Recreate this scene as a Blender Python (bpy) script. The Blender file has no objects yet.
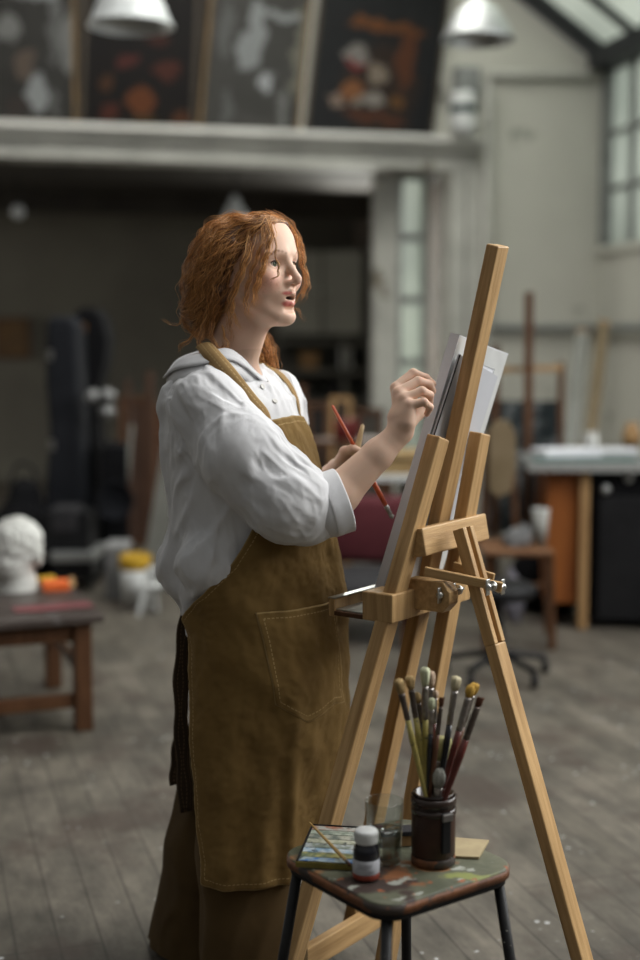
import bpy, bmesh, math, random
import numpy as np
from mathutils import Vector, Matrix
random.seed(7); rng = np.random.default_rng(7)
scene = bpy.context.scene
COL = scene.collection
D2R = math.pi/180
FPX = 1333.33; PITCH = 6.0*D2R; CZ = 1.40
cp, sp = math.cos(PITCH), math.sin(PITCH)

# ---------- where things stand: a point of the place from where it shows and how far off it is ----------
def ray(px, py):
    a = (px-320)/FPX; b = (480-py)/FPX
    return Vector((a, cp + b*sp, -sp + b*cp))
def P(px, py, Y):
    r = ray(px, py); t = Y/r.y
    return Vector((r.x*t, Y, CZ + r.z*t))
def G(px, py, z=0.0):
    r = ray(px, py); t = (z-CZ)/r.z
    return Vector((r.x*t, r.y*t, z))
def pr(p):
    d = p[1]*cp-(p[2]-CZ)*sp; u = p[1]*sp+(p[2]-CZ)*cp
    return (320+FPX*p[0]/d, 480-FPX*u/d)
def floor_at(px, Y):            # floor point with picture column px at distance Y
    r = Vector((0, Y, 0)); d = Y*cp+CZ*sp
    return Vector(((px-320)/FPX*d, Y, 0))
ROOM = 13.1*D2R
RM = Matrix.Rotation(ROOM, 4, 'Z')
def R(x, y, z): return RM @ Vector((x, y, z))
def RW(px, py, yb):             # on the room plane y = yb
    r = RM.inverted() @ ray(px, py); t = yb/r.y
    return Vector((r.x*t, yb, CZ+r.z*t))
def RX(px, py, xb):
    r = RM.inverted() @ ray(px, py); t = xb/r.x
    return Vector((xb, r.y*t, CZ+r.z*t))

# ---------- materials ----------
def mat(name, c1, c2=None, scale=8, rough=.6, bump=0, bscale=None, stretch=(1,1,1), metal=0, trans=0, coat=0,
        spec=.3, detail=5, lo=.35, hi=.65, sub=0, c3=None, c3s=30, c3t=.6, ior=1.45, sheen=0, alpha=1):
    m = bpy.data.materials.new(name); m.use_nodes = True
    nt = m.node_tree; N = nt.nodes; L = nt.links; b = N['Principled BSDF']
    b.inputs['Roughness'].default_value = rough; b.inputs['Metallic'].default_value = metal
    b.inputs['Transmission Weight'].default_value = trans; b.inputs['Coat Weight'].default_value = coat
    b.inputs['Specular IOR Level'].default_value = spec; b.inputs['IOR'].default_value = ior
    b.inputs['Sheen Weight'].default_value = sheen
    b.inputs['Alpha'].default_value = alpha
    if sub:
        b.inputs['Subsurface Weight'].default_value = sub
        b.inputs['Subsurface Radius'].default_value = (1,.35,.2); b.inputs['Subsurface Scale'].default_value = .006
    c4 = lambda c: (c[0], c[1], c[2], 1)
    b.inputs['Base Color'].default_value = c4(c1)
    if c2 is None and not bump: return m
    tc = N.new('ShaderNodeTexCoord'); mp = N.new('ShaderNodeMapping'); mp.inputs['Scale'].default_value = stretch
    L.new(tc.outputs['Object'], mp.inputs['Vector'])
    nz = N.new('ShaderNodeTexNoise'); nz.inputs['Scale'].default_value = scale; nz.inputs['Detail'].default_value = detail
    nz.inputs['Roughness'].default_value = .6
    L.new(mp.outputs[0], nz.inputs['Vector'])
    if c2 is not None:
        r = N.new('ShaderNodeValToRGB'); r.color_ramp.elements[0].position = lo; r.color_ramp.elements[1].position = hi
        r.color_ramp.elements[0].color = c4(c1); r.color_ramp.elements[1].color = c4(c2)
        L.new(nz.outputs['Fac'], r.inputs['Fac']); out = r.outputs[0]
        if c3 is not None:
            n3 = N.new('ShaderNodeTexNoise'); n3.inputs['Scale'].default_value = c3s; n3.inputs['Detail'].default_value = 3
            L.new(mp.outputs[0], n3.inputs['Vector'])
            r3 = N.new('ShaderNodeValToRGB'); r3.color_ramp.elements[0].position = c3t; r3.color_ramp.elements[1].position = c3t+.04
            r3.color_ramp.elements[0].color = (0,0,0,1); r3.color_ramp.elements[1].color = (1,1,1,1)
            L.new(n3.outputs['Fac'], r3.inputs['Fac'])
            mx = N.new('ShaderNodeMix'); mx.data_type = 'RGBA'; L.new(r3.outputs[0], mx.inputs['Factor'])
            L.new(out, mx.inputs['A']); mx.inputs['B'].default_value = c4(c3); out = mx.outputs['Result']
        L.new(out, b.inputs['Base Color'])
    if bump:
        bp = N.new('ShaderNodeBump'); bp.inputs['Strength'].default_value = bump; bp.inputs['Distance'].default_value = .01
        n2 = N.new('ShaderNodeTexNoise'); n2.inputs['Scale'].default_value = bscale or scale; n2.inputs['Detail'].default_value = 6
        L.new(mp.outputs[0], n2.inputs['Vector'])
        L.new(n2.outputs['Fac'], bp.inputs['Height']); L.new(bp.outputs[0], b.inputs['Normal'])
    return m

M = {}
M['pine'] = mat('pine_wood', (.52,.335,.155), (.30,.175,.072), 9, .45, .15, 60, (7,7,.5), lo=.36, hi=.70, detail=8, c3=(.18,.09,.035), c3s=4, c3t=.67)
M['brown_wood'] = mat('brown_wood', (.060,.026,.011), (.10,.045,.020), 8, .5, .1, 40, (5,5,.6))
M['orange_wood'] = mat('orange_wood', (.26,.085,.020), (.20,.062,.016), 5, .45, .05, 30, (4,4,.7))
M['tan_wood'] = mat('tan_wood', (.36,.22,.10), (.28,.16,.07), 6, .5, .1, 40, (4,4,.7))
M['black'] = mat('black_paint', (.008,.008,.009), (.013,.013,.014), 12, .5, spec=.2)
M['black_cloth'] = mat('black_cloth', (.006,.006,.007), (.009,.009,.010), 12, .9, spec=.1)
M['charcoal'] = mat('charcoal_shell', (.014,.015,.018), (.020,.021,.025), 6, .85, spec=.1)
M['steel'] = mat('steel', (.62,.62,.60), None, rough=.28, metal=1)
M['alu'] = mat('spun_aluminium', (.50,.51,.50), (.38,.39,.39), 14, .5, metal=1)
M['white'] = mat('white_paint', (.62,.63,.62), (.52,.53,.52), 10, .5)
M['paper'] = mat('paper', (.72,.73,.76), (.66,.67,.71), 6, .8)
M['plaster'] = mat('plaster', (.60,.60,.57), (.48,.48,.45), 14, .8, .3, 60)
M['wall'] = mat('painted_plaster_wall', (.57,.56,.50), (.49,.48,.425), 1.1, .85, .15, 18, lo=.3, hi=.75, c3=(.30,.30,.26), c3s=2.6, c3t=.68)
M['trimm'] = mat('painted_beam', (.52,.515,.47), (.40,.395,.36), 3, .7, .1, 20, c3=(.22,.20,.16), c3s=4, c3t=.66)
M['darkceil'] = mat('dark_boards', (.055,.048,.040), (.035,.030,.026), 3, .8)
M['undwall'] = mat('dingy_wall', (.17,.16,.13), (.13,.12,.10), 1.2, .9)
M['enamel'] = mat('enamel', (.62,.64,.64), (.50,.52,.52), 8, .35, coat=.3)
M['red'] = mat('red_print', (.13,.014,.012), (.09,.01,.01), 8, .6)
M['orange'] = mat('orange_card', (.80,.17,.04), (.7,.13,.03), 8, .6)
M['yellow'] = mat('yellow_card', (.48,.29,.02), (.40,.23,.015), 8, .6)
M['maroon'] = mat('maroon_cloth', (.10,.022,.028), (.075,.016,.02), 8, .85)
M['darkgrey'] = mat('dark_grey_cloth', (.030,.028,.030), (.02,.02,.022), 8, .85)

# ---------- objects ----------
WM = {}
def wm(o): return WM.get(o.name, Matrix.Identity(4)) if o else Matrix.Identity(4)
def put(o, parent=None, Mw=None):
    Mw = Mw if Mw is not None else Matrix.Identity(4)
    COL.objects.link(o)
    if parent: o.parent = parent; o.matrix_basis = wm(parent).inverted() @ Mw
    else: o.matrix_basis = Mw
    WM[o.name] = Mw.copy()
    return o
def tag(o, label=None, cat=None, group=None, kind=None):
    if label: o['label'] = label
    if cat: o['category'] = cat
    if group: o['group'] = group
    if kind: o['kind'] = kind
    return o
def thing(name, loc, label, cat, group=None, rz=0):
    o = bpy.data.objects.new(name, None); o.empty_display_size = .05
    put(o, None, Matrix.Translation(Vector(loc)) @ Matrix.Rotation(rz, 4, 'Z'))
    return tag(o, label, cat, group)
def ob(name, bm, material, parent=None, Mw=None, smooth=False, uv=None):
    me = bpy.data.meshes.new(name)
    if isinstance(bm, bmesh.types.BMesh):
        bmesh.ops.recalc_face_normals(bm, faces=bm.faces[:]); bm.to_mesh(me); bm.free()
    else:
        me.from_pydata([tuple(v) for v in bm[0]], [], [tuple(f) for f in bm[1]]); me.update()
    mats = material if isinstance(material, (list, tuple)) else [material]
    for m in mats: me.materials.append(m)
    if smooth:
        for p in me.polygons: p.use_smooth = True
    # a mesh built in world coordinates gets its own origin at its middle
    o = bpy.data.objects.new(name, me)
    if Mw is None and len(me.vertices):
        co = np.empty(len(me.vertices)*3); me.vertices.foreach_get('co', co); co = co.reshape(-1,3)
        c = (co.min(0)+co.max(0))/2
        if parent is None: c[2] = co[:,2].min()
        me.vertices.foreach_set('co', (co-c).ravel()); me.update()
        Mw = Matrix.Translation(Vector(c))
    return put(o, parent, Mw)
def struct(name, bm, material, **k):
    o = ob(name, bm, material, **k); o['kind'] = 'structure'; return o
def box(bm, lo, hi, T=None, bev=0):
    g = bmesh.ops.create_cube(bm, size=1)['verts']
    lo = Vector(lo); hi = Vector(hi); s = hi-lo; c = (hi+lo)/2
    for v in g:
        v.co = Vector((v.co.x*s.x, v.co.y*s.y, v.co.z*s.z))+c
    if bev:
        es = list({e for v in g for e in v.link_edges})
        r = bmesh.ops.bevel(bm, geom=es, offset=bev, segments=2, affect='EDGES', profile=.5)
        g = list({v for f in r['faces'] for v in f.verts} | {v for v in g if v.is_valid})
    if T is not None:
        for v in g: v.co = T @ v.co
    return g
def B(lo, hi, T=None, bev=0):
    bm = bmesh.new(); box(bm, lo, hi, T, bev); return bm
def frame_M(A, Bp, uref):
    d = (Bp-A).normalized(); u = (uref-d*uref.dot(d)).normalized(); w = d.cross(u)
    Mx = Matrix((( u.x, w.x, d.x, A.x),(u.y, w.y, d.y, A.y),(u.z, w.z, d.z, A.z),(0,0,0,1)))
    return Mx
def bar(name, A, Bp, w, t, uref, material, parent, bev=.002, ext=0):
    A = Vector(A); Bp = Vector(Bp); Ln = (Bp-A).length
    return ob(name, B((-w/2,-t/2,-ext),(w/2,t/2,Ln+ext), None, bev), material, parent, frame_M(A, Bp, Vector(uref)))
def lathe(prof, n=32, cap=True):      # prof: (r, z) from bottom to top
    bm = bmesh.new(); rings = []
    for r, z in prof:
        rings.append([bm.verts.new((r*math.cos(2*math.pi*i/n), r*math.sin(2*math.pi*i/n), z)) for i in range(n)])
    for a, b in zip(rings, rings[1:]):
        for i in range(n): bm.faces.new((a[i], a[(i+1)%n], b[(i+1)%n], b[i]))
    if cap:
        bm.faces.new(rings[0][::-1]); bm.faces.new(rings[-1])
    return bm
def tube_path(pts, rad, n=8, closed=False, flat=None):
    pts = [Vector(p) for p in pts]; bm = bmesh.new(); rings = []
    up = Vector((.13,.29,.95)); N_ = len(pts)
    for i, p in enumerate(pts):
        a = pts[i-1] if i else p; b = pts[i+1] if i < N_-1 else p
        d = (b-a).normalized(); u = (up-d*up.dot(d))
        if u.length < .05: u = Vector((1,0,0))-d*d.x
        u.normalize(); w = d.cross(u); up = u
        r = rad[i] if hasattr(rad, '__len__') else rad
        rings.append([bm.verts.new(p+u*r*math.cos(2*math.pi*k/n)+w*r*math.sin(2*math.pi*k/n)) for k in range(n)])
    for a, b in zip(rings, rings[1:]):
        for k in range(n): bm.faces.new((a[k], a[(k+1)%n], b[(k+1)%n], b[k]))
    bm.faces.new(rings[0][::-1]); bm.faces.new(rings[-1])
    return bm
def spline(pts, n):
    pts = [Vector(p) for p in pts]; q = [pts[0]*2-pts[1]]+pts+[pts[-1]*2-pts[-2]]; out = []
    segs = len(pts)-1
    for j in range(n+1):
        t = j/n*segs; i = min(int(t), segs-1); f = t-i
        a, b, c, d = q[i:i+4]
        out.append(.5*((2*b)+(c-a)*f+(2*a-5*b+4*c-d)*f*f+(3*b-a-3*c+d)*f**3))
    return out
def prism(poly, z0, z1, T=None, bev=0):
    bm = bmesh.new(); a = [bm.verts.new((x, y, z0)) for x, y in poly]; b = [bm.verts.new((x, y, z1)) for x, y in poly]; n = len(poly)
    bm.faces.new(a[::-1]); bm.faces.new(b)
    for i in range(n): bm.faces.new((a[i], a[(i+1)%n], b[(i+1)%n], b[i]))
    bmesh.ops.recalc_face_normals(bm, faces=bm.faces[:])
    if bev:
        bmesh.ops.bevel(bm, geom=[e for e in bm.edges if abs(e.verts[0].co.z-e.verts[1].co.z) < 1e-6], offset=bev, segments=3, affect='EDGES', profile=.5)
    if T is not None: bm.transform(T)
    return bm
def join(*bms):
    out = bmesh.new()
    for b in bms:
        me = bpy.data.meshes.new('t'); b.to_mesh(me); b.free(); out.from_mesh(me); bpy.data.meshes.remove(me)
    return out

# ---------- smooth solids from blended shapes (for the figure, her clothes, plaster casts) ----------
def vnoise(p, f, seed=0):
    q = p*f; i = np.floor(q).astype(np.int64); t = q-i; t = t*t*(3-2*t)
    def h(dx, dy, dz):
        n = (i[:,0]+dx)*374761393+(i[:,1]+dy)*668265263+(i[:,2]+dz)*2147483647+seed*974634777
        n = (n ^ (n >> 13))*1274126177; n = n & 0xffffffff; n = n ^ (n >> 16)
        return (n & 0xffff)/32767.5-1
    out = 0
    for dx in (0,1):
        wx = t[:,0] if dx else 1-t[:,0]
        for dy in (0,1):
            wy = t[:,1] if dy else 1-t[:,1]
            for dz in (0,1):
                wz = t[:,2] if dz else 1-t[:,2]
                out = out+wx*wy*wz*h(dx, dy, dz)
    return out
def smin(a, b, k):
    if k <= 0: return np.minimum(a, b)
    h = np.clip(.5+.5*(b-a)/k, 0, 1); return b*(1-h)+a*h-k*h*(1-h)
class Sdf:
    def __init__(s): s.ops = []; s.disp = None; s.slack = 1.0
    def cap(s, a, b, r0, r1=None, k=.01, op='+'):
        a = np.array(a, float); b = np.array(b, float); r1 = r0 if r1 is None else r1; ab = b-a; L2 = max(ab@ab, 1e-9)
        def f(p):
            q = p-a; t = np.clip((q@ab)/L2, 0, 1); return np.linalg.norm(q-t[:,None]*ab, axis=1)-(r0+(r1-r0)*t)
        s.ops.append((f, (a+b)/2, math.sqrt(L2)/2+max(r0, r1), k, op)); return s
    def chain(s, pts, rs, k=.01, op='+'):
        for i in range(len(pts)-1): s.cap(pts[i], pts[i+1], rs[i], rs[i+1], k, op)
        return s
    def ell(s, c, r, Rm=None, k=.01, op='+'):
        c = np.array(c, float); r = np.array(r, float); A = np.eye(3) if Rm is None else np.array(Rm, float)   # columns = axes
        def f(p):
            q = (p-c)@A; k0 = np.linalg.norm(q/r, axis=1); k1 = np.linalg.norm(q/(r*r), axis=1)+1e-9
            return k0*(k0-1)/k1
        s.ops.append((f, c, max(r), k, op)); return s
    def fn(s, f, c, rad, k=.01, op='+'): s.ops.append((f, np.array(c, float), rad, k, op)); return s
    def __call__(s, p):
        lo = p.min(0); hi = p.max(0); d = None
        for f, c, rad, k, op in s.ops:
            gap = np.linalg.norm(np.maximum(np.maximum(lo-c, c-hi), 0))-rad
            if gap > .06: continue
            v = f(p)
            if op == '+': d = v if d is None else smin(d, v, k)
            elif d is not None:
                if op == '-': d = -smin(-d, v, k)
                else: d = -smin(-d, -v, k)
        if d is None: return np.full(len(p), .05+max(0, 0.0))
        if s.disp is not None: d = d-s.disp(p)
        return d
def nets(f, lo, hi, h, Bk=12):
    lo = np.array(lo, float); hi = np.array(hi, float)
    nb = np.ceil((hi-lo)/(Bk*h)).astype(int); S = Bk*h
    dims = nb*Bk+2
    key = lambda c: (c[...,0]+1)*((dims[1]+2)*(dims[2]+2))+(c[...,1]+1)*(dims[2]+2)+(c[...,2]+1)
    g = np.arange(Bk+1); GX = np.stack(np.meshgrid(g, g, g, indexing='ij'), -1).reshape(-1,3)
    keys = []; vs = []; quads = []
    diag = S*.87*1.35+.006
    o8 = [(0,0,0),(1,0,0),(0,1,0),(1,1,0),(0,0,1),(1,0,1),(0,1,1),(1,1,1)]
    E = [(0,1),(2,3),(4,5),(6,7),(0,2),(1,3),(4,6),(5,7),(0,4),(1,5),(2,6),(3,7)]
    for bx in range(nb[0]):
        for by in range(nb[1]):
            for bz in range(nb[2]):
                b0 = np.array([bx,by,bz])*Bk
                c = (lo+(b0+Bk/2)*h)[None]
                if abs(f(c)[0]) > diag: continue
                D = f(lo+(GX+b0)*h).reshape(Bk+1, Bk+1, Bk+1)
                neg = D < 0
                if neg.all() or not neg.any(): continue
                n = Bk
                cor = np.stack([D[a:a+n, b:b+n, c_:c_+n] for a,b,c_ in o8], -1)
                sg = cor < 0; act = sg.any(-1) & ~sg.all(-1)
                idx = np.argwhere(act)
                if not len(idx): continue
                cv = cor[act]; acc = np.zeros((len(cv),3)); cnt = np.zeros(len(cv))
                for a, b in E:
                    x = (cv[:,a] < 0) != (cv[:,b] < 0)
                    t = np.where(x, cv[:,a]/(cv[:,a]-cv[:,b]+1e-12), 0)
                    pa = np.array(o8[a]); pb = np.array(o8[b])
                    acc += np.where(x[:,None], pa+(pb-pa)*t[:,None], 0); cnt += x
                keys.append(key(idx+b0)); vs.append(lo+(idx+b0+acc/cnt[:,None])*h)
                for ax in range(3):
                    sl0 = neg[:n,:n,:n]; s = [slice(0,n)]*3; s[ax] = slice(1,n+1); sl1 = neg[tuple(s)]
                    ed = np.argwhere(sl0 != sl1)
                    if not len(ed): continue
                    flip = sl0[tuple(ed.T)]
                    e0 = ed+b0; o1 = (ax+1)%3; o2 = (ax+2)%3
                    q = []
                    for d1, d2 in ((0,0),(-1,0),(-1,-1),(0,-1)):
                        cc = e0.copy(); cc[:,o1] += d1; cc[:,o2] += d2; q.append(key(cc))
                    q = np.stack(q, 1); q[~flip] = q[~flip][:, ::-1]
                    quads.append(q)
    K = np.concatenate(keys); V = np.concatenate(vs); Q = np.concatenate(quads)
    o = np.argsort(K); K = K[o]; V = V[o]
    pos = np.clip(np.searchsorted(K, Q), 0, len(K)-1); ok = (K[pos] == Q).all(1)
    return V, pos[ok]
def mesh_np(name, V, Q, material, parent=None, colors=None, smooth=True, cname='Col'):
    me = bpy.data.meshes.new(name)
    c = (V.min(0)+V.max(0))/2
    me.vertices.add(len(V)); me.vertices.foreach_set('co', (V-c).astype(np.float32).ravel())
    k = Q.shape[1]
    me.loops.add(Q.size); me.loops.foreach_set('vertex_index', Q.astype(np.int32).ravel())
    me.polygons.add(len(Q)); me.polygons.foreach_set('loop_start', np.arange(0, Q.size, k, dtype=np.int32))
    me.polygons.foreach_set('loop_total', np.full(len(Q), k, dtype=np.int32))
    me.polygons.foreach_set('use_smooth', np.full(len(Q), smooth))
    me.update(calc_edges=True); me.validate()
    if colors is not None:
        a = me.color_attributes.new(cname, 'FLOAT_COLOR', 'POINT')
        a.data.foreach_set('color', np.c_[colors, np.ones(len(V))].astype(np.float32).ravel())
    me.materials.append(material)
    o = bpy.data.objects.new(name, me)
    return put(o, parent, Matrix.Translation(Vector(c)))
# ================= the hall =================
YB = 9.74; XR = RW(597, 300, YB).x
ZT = RW(100, 123.5, YB-.185).z; ZB = RW(100, 159, YB-.05).z
XZY = Matrix(((1,0,0,0),(0,0,1,0),(0,1,0,0),(0,0,0,1)))     # (x, z, y) -> (x, y, z)

def floor_mat():
    m = bpy.data.materials.new('worn_floor_boards'); m.use_nodes = True
    nt = m.node_tree; N = nt.nodes; L = nt.links; b = N['Principled BSDF']
    tc = N.new('ShaderNodeTexCoord'); mp = N.new('ShaderNodeMapping'); mp.inputs['Rotation'].default_value = (0,0,-94*D2R)
    L.new(tc.outputs['Object'], mp.inputs[0])
    br = N.new('ShaderNodeTexBrick'); br.inputs['Scale'].default_value = 1; br.inputs['Brick Width'].default_value = 1.5
    br.inputs['Row Height'].default_value = .098; br.inputs['Mortar Size'].default_value = .004; br.inputs['Mortar Smooth'].default_value = .3
    br.offset = .5; br.offset_frequency = 5
    br.inputs['Color1'].default_value = (.118,.103,.082,1); br.inputs['Color2'].default_value = (.094,.082,.064,1)
    br.inputs['Mortar'].default_value = (.064,.055,.043,1)
    L.new(mp.outputs[0], br.inputs['Vector'])
    def noise(sc, st=(1,1,1), det=6):
        q = N.new('ShaderNodeMapping'); q.inputs['Scale'].default_value = st; L.new(mp.outputs[0], q.inputs[0])
        n = N.new('ShaderNodeTexNoise'); n.inputs['Scale'].default_value = sc; n.inputs['Detail'].default_value = det; n.inputs['Roughness'].default_value = .65
        L.new(q.outputs[0], n.inputs['Vector']); return n
    def ramp(n, a, c, lo=0, hi=1, out='Fac'):
        r = N.new('ShaderNodeValToRGB'); r.color_ramp.elements[0].position = a; r.color_ramp.elements[1].position = c
        r.color_ramp.elements[0].color = (lo,lo,lo,1); r.color_ramp.elements[1].color = (hi,hi,hi,1); L.new(n.outputs[out], r.inputs[0]); return r
    def mixc(f, A, Bc, typ='MIX'):
        x = N.new('ShaderNodeMix'); x.data_type = 'RGBA'; x.blend_type = typ
        if hasattr(f, 'outputs'): L.new(f.outputs[0], x.inputs['Factor'])
        else: x.inputs['Factor'].default_value = f
        L.new(A, x.inputs['A'])
        if isinstance(Bc, tuple): x.inputs['B'].default_value = Bc
        else: L.new(Bc, x.inputs['B'])
        return x.outputs['Result']
    c = br.outputs['Color']
    c = mixc(.75, c, ramp(noise(1.6), .3, .7, .5, 1.4).outputs[0], 'MULTIPLY')
    c = mixc(.8, c, ramp(noise(9, (.5,1,1)), .32, .68, .45, 1.45).outputs[0], 'MULTIPLY')
    c = mixc(.5, c, ramp(noise(40, (.25,1,1)), .3, .7, .6, 1.3).outputs[0], 'MULTIPLY')
    c = mixc(ramp(noise(2.3), .52, .62, 0, .7), c, (.050,.034,.026,1))
    c = mixc(ramp(noise(5.5), .63, .70, 0, .6), c, (.20,.185,.155,1))
    # paint drips: spots of their own, thick where pots stood
    vo = N.new('ShaderNodeTexVoronoi'); vo.inputs['Scale'].default_value = 17; L.new(mp.outputs[0], vo.inputs['Vector'])
    sp_ = ramp(vo, .09, .14, 1, 0, 'Distance'); gate = ramp(noise(1.4, det=2), .44, .50)
    mm = N.new('ShaderNodeMath'); mm.operation = 'MULTIPLY'; L.new(sp_.outputs[0], mm.inputs[0]); L.new(gate.outputs[0], mm.inputs[1])
    n4 = ramp(noise(6), .47, .53); m2 = N.new('ShaderNodeMath'); m2.operation = 'MULTIPLY'; L.new(mm.outputs[0], m2.inputs[0]); L.new(n4.outputs[0], m2.inputs[1])
    c = mixc(m2, c, (.40,.41,.40,1))
    L.new(c, b.inputs['Base Color']); b.inputs['Roughness'].default_value = .62; b.inputs['Specular IOR Level'].default_value = .35
    bp = N.new('ShaderNodeBump'); bp.inputs['Strength'].default_value = .2; bp.inputs['Distance'].default_value = .01
    L.new(c, bp.inputs['Height']); L.new(bp.outputs[0], b.inputs['Normal'])
    return m
struct('floor', B((-9,-3,-.1),(9,14.2,0)), floor_mat(), Mw=RM)
xu = RW(428, 60, YB).x; xp = RW(470, 300, YB).x
rs = RW(512, 0, YB); ev = RW(597, 68, YB); slope = (rs.z-ev.z)/(ev.x-rs.x)
XRIDGE = .2; ZRIDGE = ev.z+slope*(XR-XRIDGE)
struct('wall_back', prism([(xp,0),(XR,0),(XR,ev.z),(XRIDGE+0,ZRIDGE),(xu-1.2,ZRIDGE-.9),(xu-1.2,ZT+.02),(xp,ZT+.02)], 0, .25, Matrix.Translation((0,YB,0)) @ XZY), M['wall'], Mw=RM)
# right wall: solid below the long studio window
zs = RX(625, 247, XR).z; ze = ev.z
struct('wall_right', B((XR,-1,0),(XR+.25,YB+.25,zs)), M['wall'], Mw=RM)
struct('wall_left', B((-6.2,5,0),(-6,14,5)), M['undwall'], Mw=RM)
struct('trim_1', join(B((XR-.012,3,zs-.02),(XR+.01,YB,zs+.03)), B((XR-.03,3,zs-.035),(XR+.005,YB,zs-.01))), M['wall'], Mw=RM)
def glass_mat():
    m = bpy.data.materials.new('frosted_pane'); m.use_nodes = True; nt = m.node_tree; N = nt.nodes; L = nt.links
    for n in list(N):
        if n.type != 'OUTPUT_MATERIAL': N.remove(n)
    out = N['Material Output']; t = N.new('ShaderNodeBsdfTranslucent'); t.inputs[0].default_value = (.66,.72,.68,1)
    g = N.new('ShaderNodeBsdfGlossy'); g.inputs[1].default_value = .25; g.inputs[0].default_value = (.8,.8,.8,1)
    nz = N.new('ShaderNodeTexNoise'); nz.inputs['Scale'].default_value = .7; tc = N.new('ShaderNodeTexCoord'); L.new(tc.outputs['Object'], nz.inputs['Vector'])
    r = N.new('ShaderNodeValToRGB'); r.color_ramp.elements[0].color = (.42,.45,.42,1); r.color_ramp.elements[1].color = (.64,.67,.63,1)
    r.color_ramp.elements[0].position = .35; r.color_ramp.elements[1].position = .65
    L.new(nz.outputs['Fac'], r.inputs[0]); L.new(r.outputs[0], t.inputs[0])
    mx = N.new('ShaderNodeMixShader'); mx.inputs[0].default_value = .08; L.new(t.outputs[0], mx.inputs[1]); L.new(g.outputs[0], mx.inputs[2]); L.new(mx.outputs[0], out.inputs[0])
    return m
M['pane'] = glass_mat(); M['glaze'] = mat('glazing_bar_paint', (.24,.25,.24), (.18,.185,.18), 8, .6)
M['glazed'] = mat('dark_glazing_beam', (.045,.048,.05), (.03,.032,.034), 8, .6)
# long window: every bay from the corner towards the camera
dyw = YB-RX(625, 150, XR).y
rows = [zs, RX(598,190,XR).z, RX(598,135,XR).z, ze]
def bars_bm(segs):
    bm = bmesh.new()
    for lo, hi in segs: box(bm, lo, hi)
    return bm
ymin = 4.0; ys = [YB-i*dyw for i in range(int((YB-ymin)/dyw)+1)]
struct('window_1', B((XR+.08,ys[-1],zs),(XR+.088,YB,ze)), M['pane'], Mw=RM)
w1 = bpy.data.objects['window_1']
ob('window_frame', bars_bm([((XR+.04,y-.02,zs),(XR+.12,y+.02,ze)) for y in ys]+[((XR+.05,ys[-1],z-.018),(XR+.11,YB,z+.018)) for z in rows]), M['glaze'], w1, RM)
struct('beam_right', B((XR-.12,3,ze-.02),(XR+.2,YB,ze+.12)), M['glazed'], Mw=RM)
struct('beam_corner', B((XR-.0,YB-.045,zs),(XR+.14,YB+.02,ze+.05)), M['glaze'], Mw=RM)
# sloping roof of glass
L_ = math.hypot(XR-XRIDGE, ZRIDGE-ze); sa = math.atan2(ZRIDGE-ze, -(XR-XRIDGE))
RT = RM @ Matrix.Translation((XR,0,ze+.10)) @ Matrix.Rotation(-(math.pi-sa)+0, 4, 'Y') 
# local: -x runs up the slope
RT = RM @ Matrix.Translation((XR,0,ze+.10)) @ Matrix.Rotation(math.atan(slope), 4, 'Y')
struct('window_2', B((-L_,4.2,.03),(0,YB+.1,.036)), M['pane'], Mw=RT)
yr = [YB+.0-i*.62 for i in range(10)]
ob('window_frame', bars_bm([((-L_,y-.018,-.03),(0,y+.018,.05)) for y in yr[1:]]+[((-L_,yr[0]-.10,-.06),(0,yr[0]+.02,.06))]+[((-x-.02,4.2,-.02),(-x+.02,YB,.04)) for x in (1.9,3.8,5.7)]), M['glazed'], bpy.data.objects['window_2'], RT)
# ---- mezzanine: beam, slab, post, wall above
mz = bmesh.new()
h = ZT-ZB
box(mz, (-6,YB-.02,ZB+h*.12),(xp+.05,YB+.24,ZT-h*.42)); box(mz, (-6,YB-.11,ZT-h*.42),(xp+.03,YB+.24,ZT-.04)); box(mz, (-6,YB-.16,ZT-.045),(xp+.02,YB+.24,ZT)); box(mz, (-6,YB-.05,ZB),(xp+.05,YB+.24,ZB+h*.13))
struct('beam_front', mz, M['trimm'], Mw=RM)
struct('trim_4', B((-6,YB-.185,ZT-.035),(xp+.04,YB-.155,ZT+.004)), mat('pale_lip', (.66,.65,.61), (.55,.54,.5), 3, .6), Mw=RM)  # separate lip strip, coloured paler than the beam
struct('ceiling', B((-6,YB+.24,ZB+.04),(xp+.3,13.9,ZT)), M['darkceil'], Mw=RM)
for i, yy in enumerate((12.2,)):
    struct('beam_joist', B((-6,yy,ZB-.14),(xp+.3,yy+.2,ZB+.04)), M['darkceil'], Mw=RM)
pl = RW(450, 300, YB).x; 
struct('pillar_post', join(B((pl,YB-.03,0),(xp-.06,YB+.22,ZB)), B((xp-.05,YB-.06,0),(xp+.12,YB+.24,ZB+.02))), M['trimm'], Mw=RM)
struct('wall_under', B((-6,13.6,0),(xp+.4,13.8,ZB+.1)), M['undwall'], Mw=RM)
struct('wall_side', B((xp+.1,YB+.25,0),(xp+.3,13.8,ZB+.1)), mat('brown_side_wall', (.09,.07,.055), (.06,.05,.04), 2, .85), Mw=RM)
struct('wall_mezzanine', B((-6,11.2,ZT),(xu+.5,11.35,ZT+3)), M['darkceil'], Mw=RM)
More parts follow.
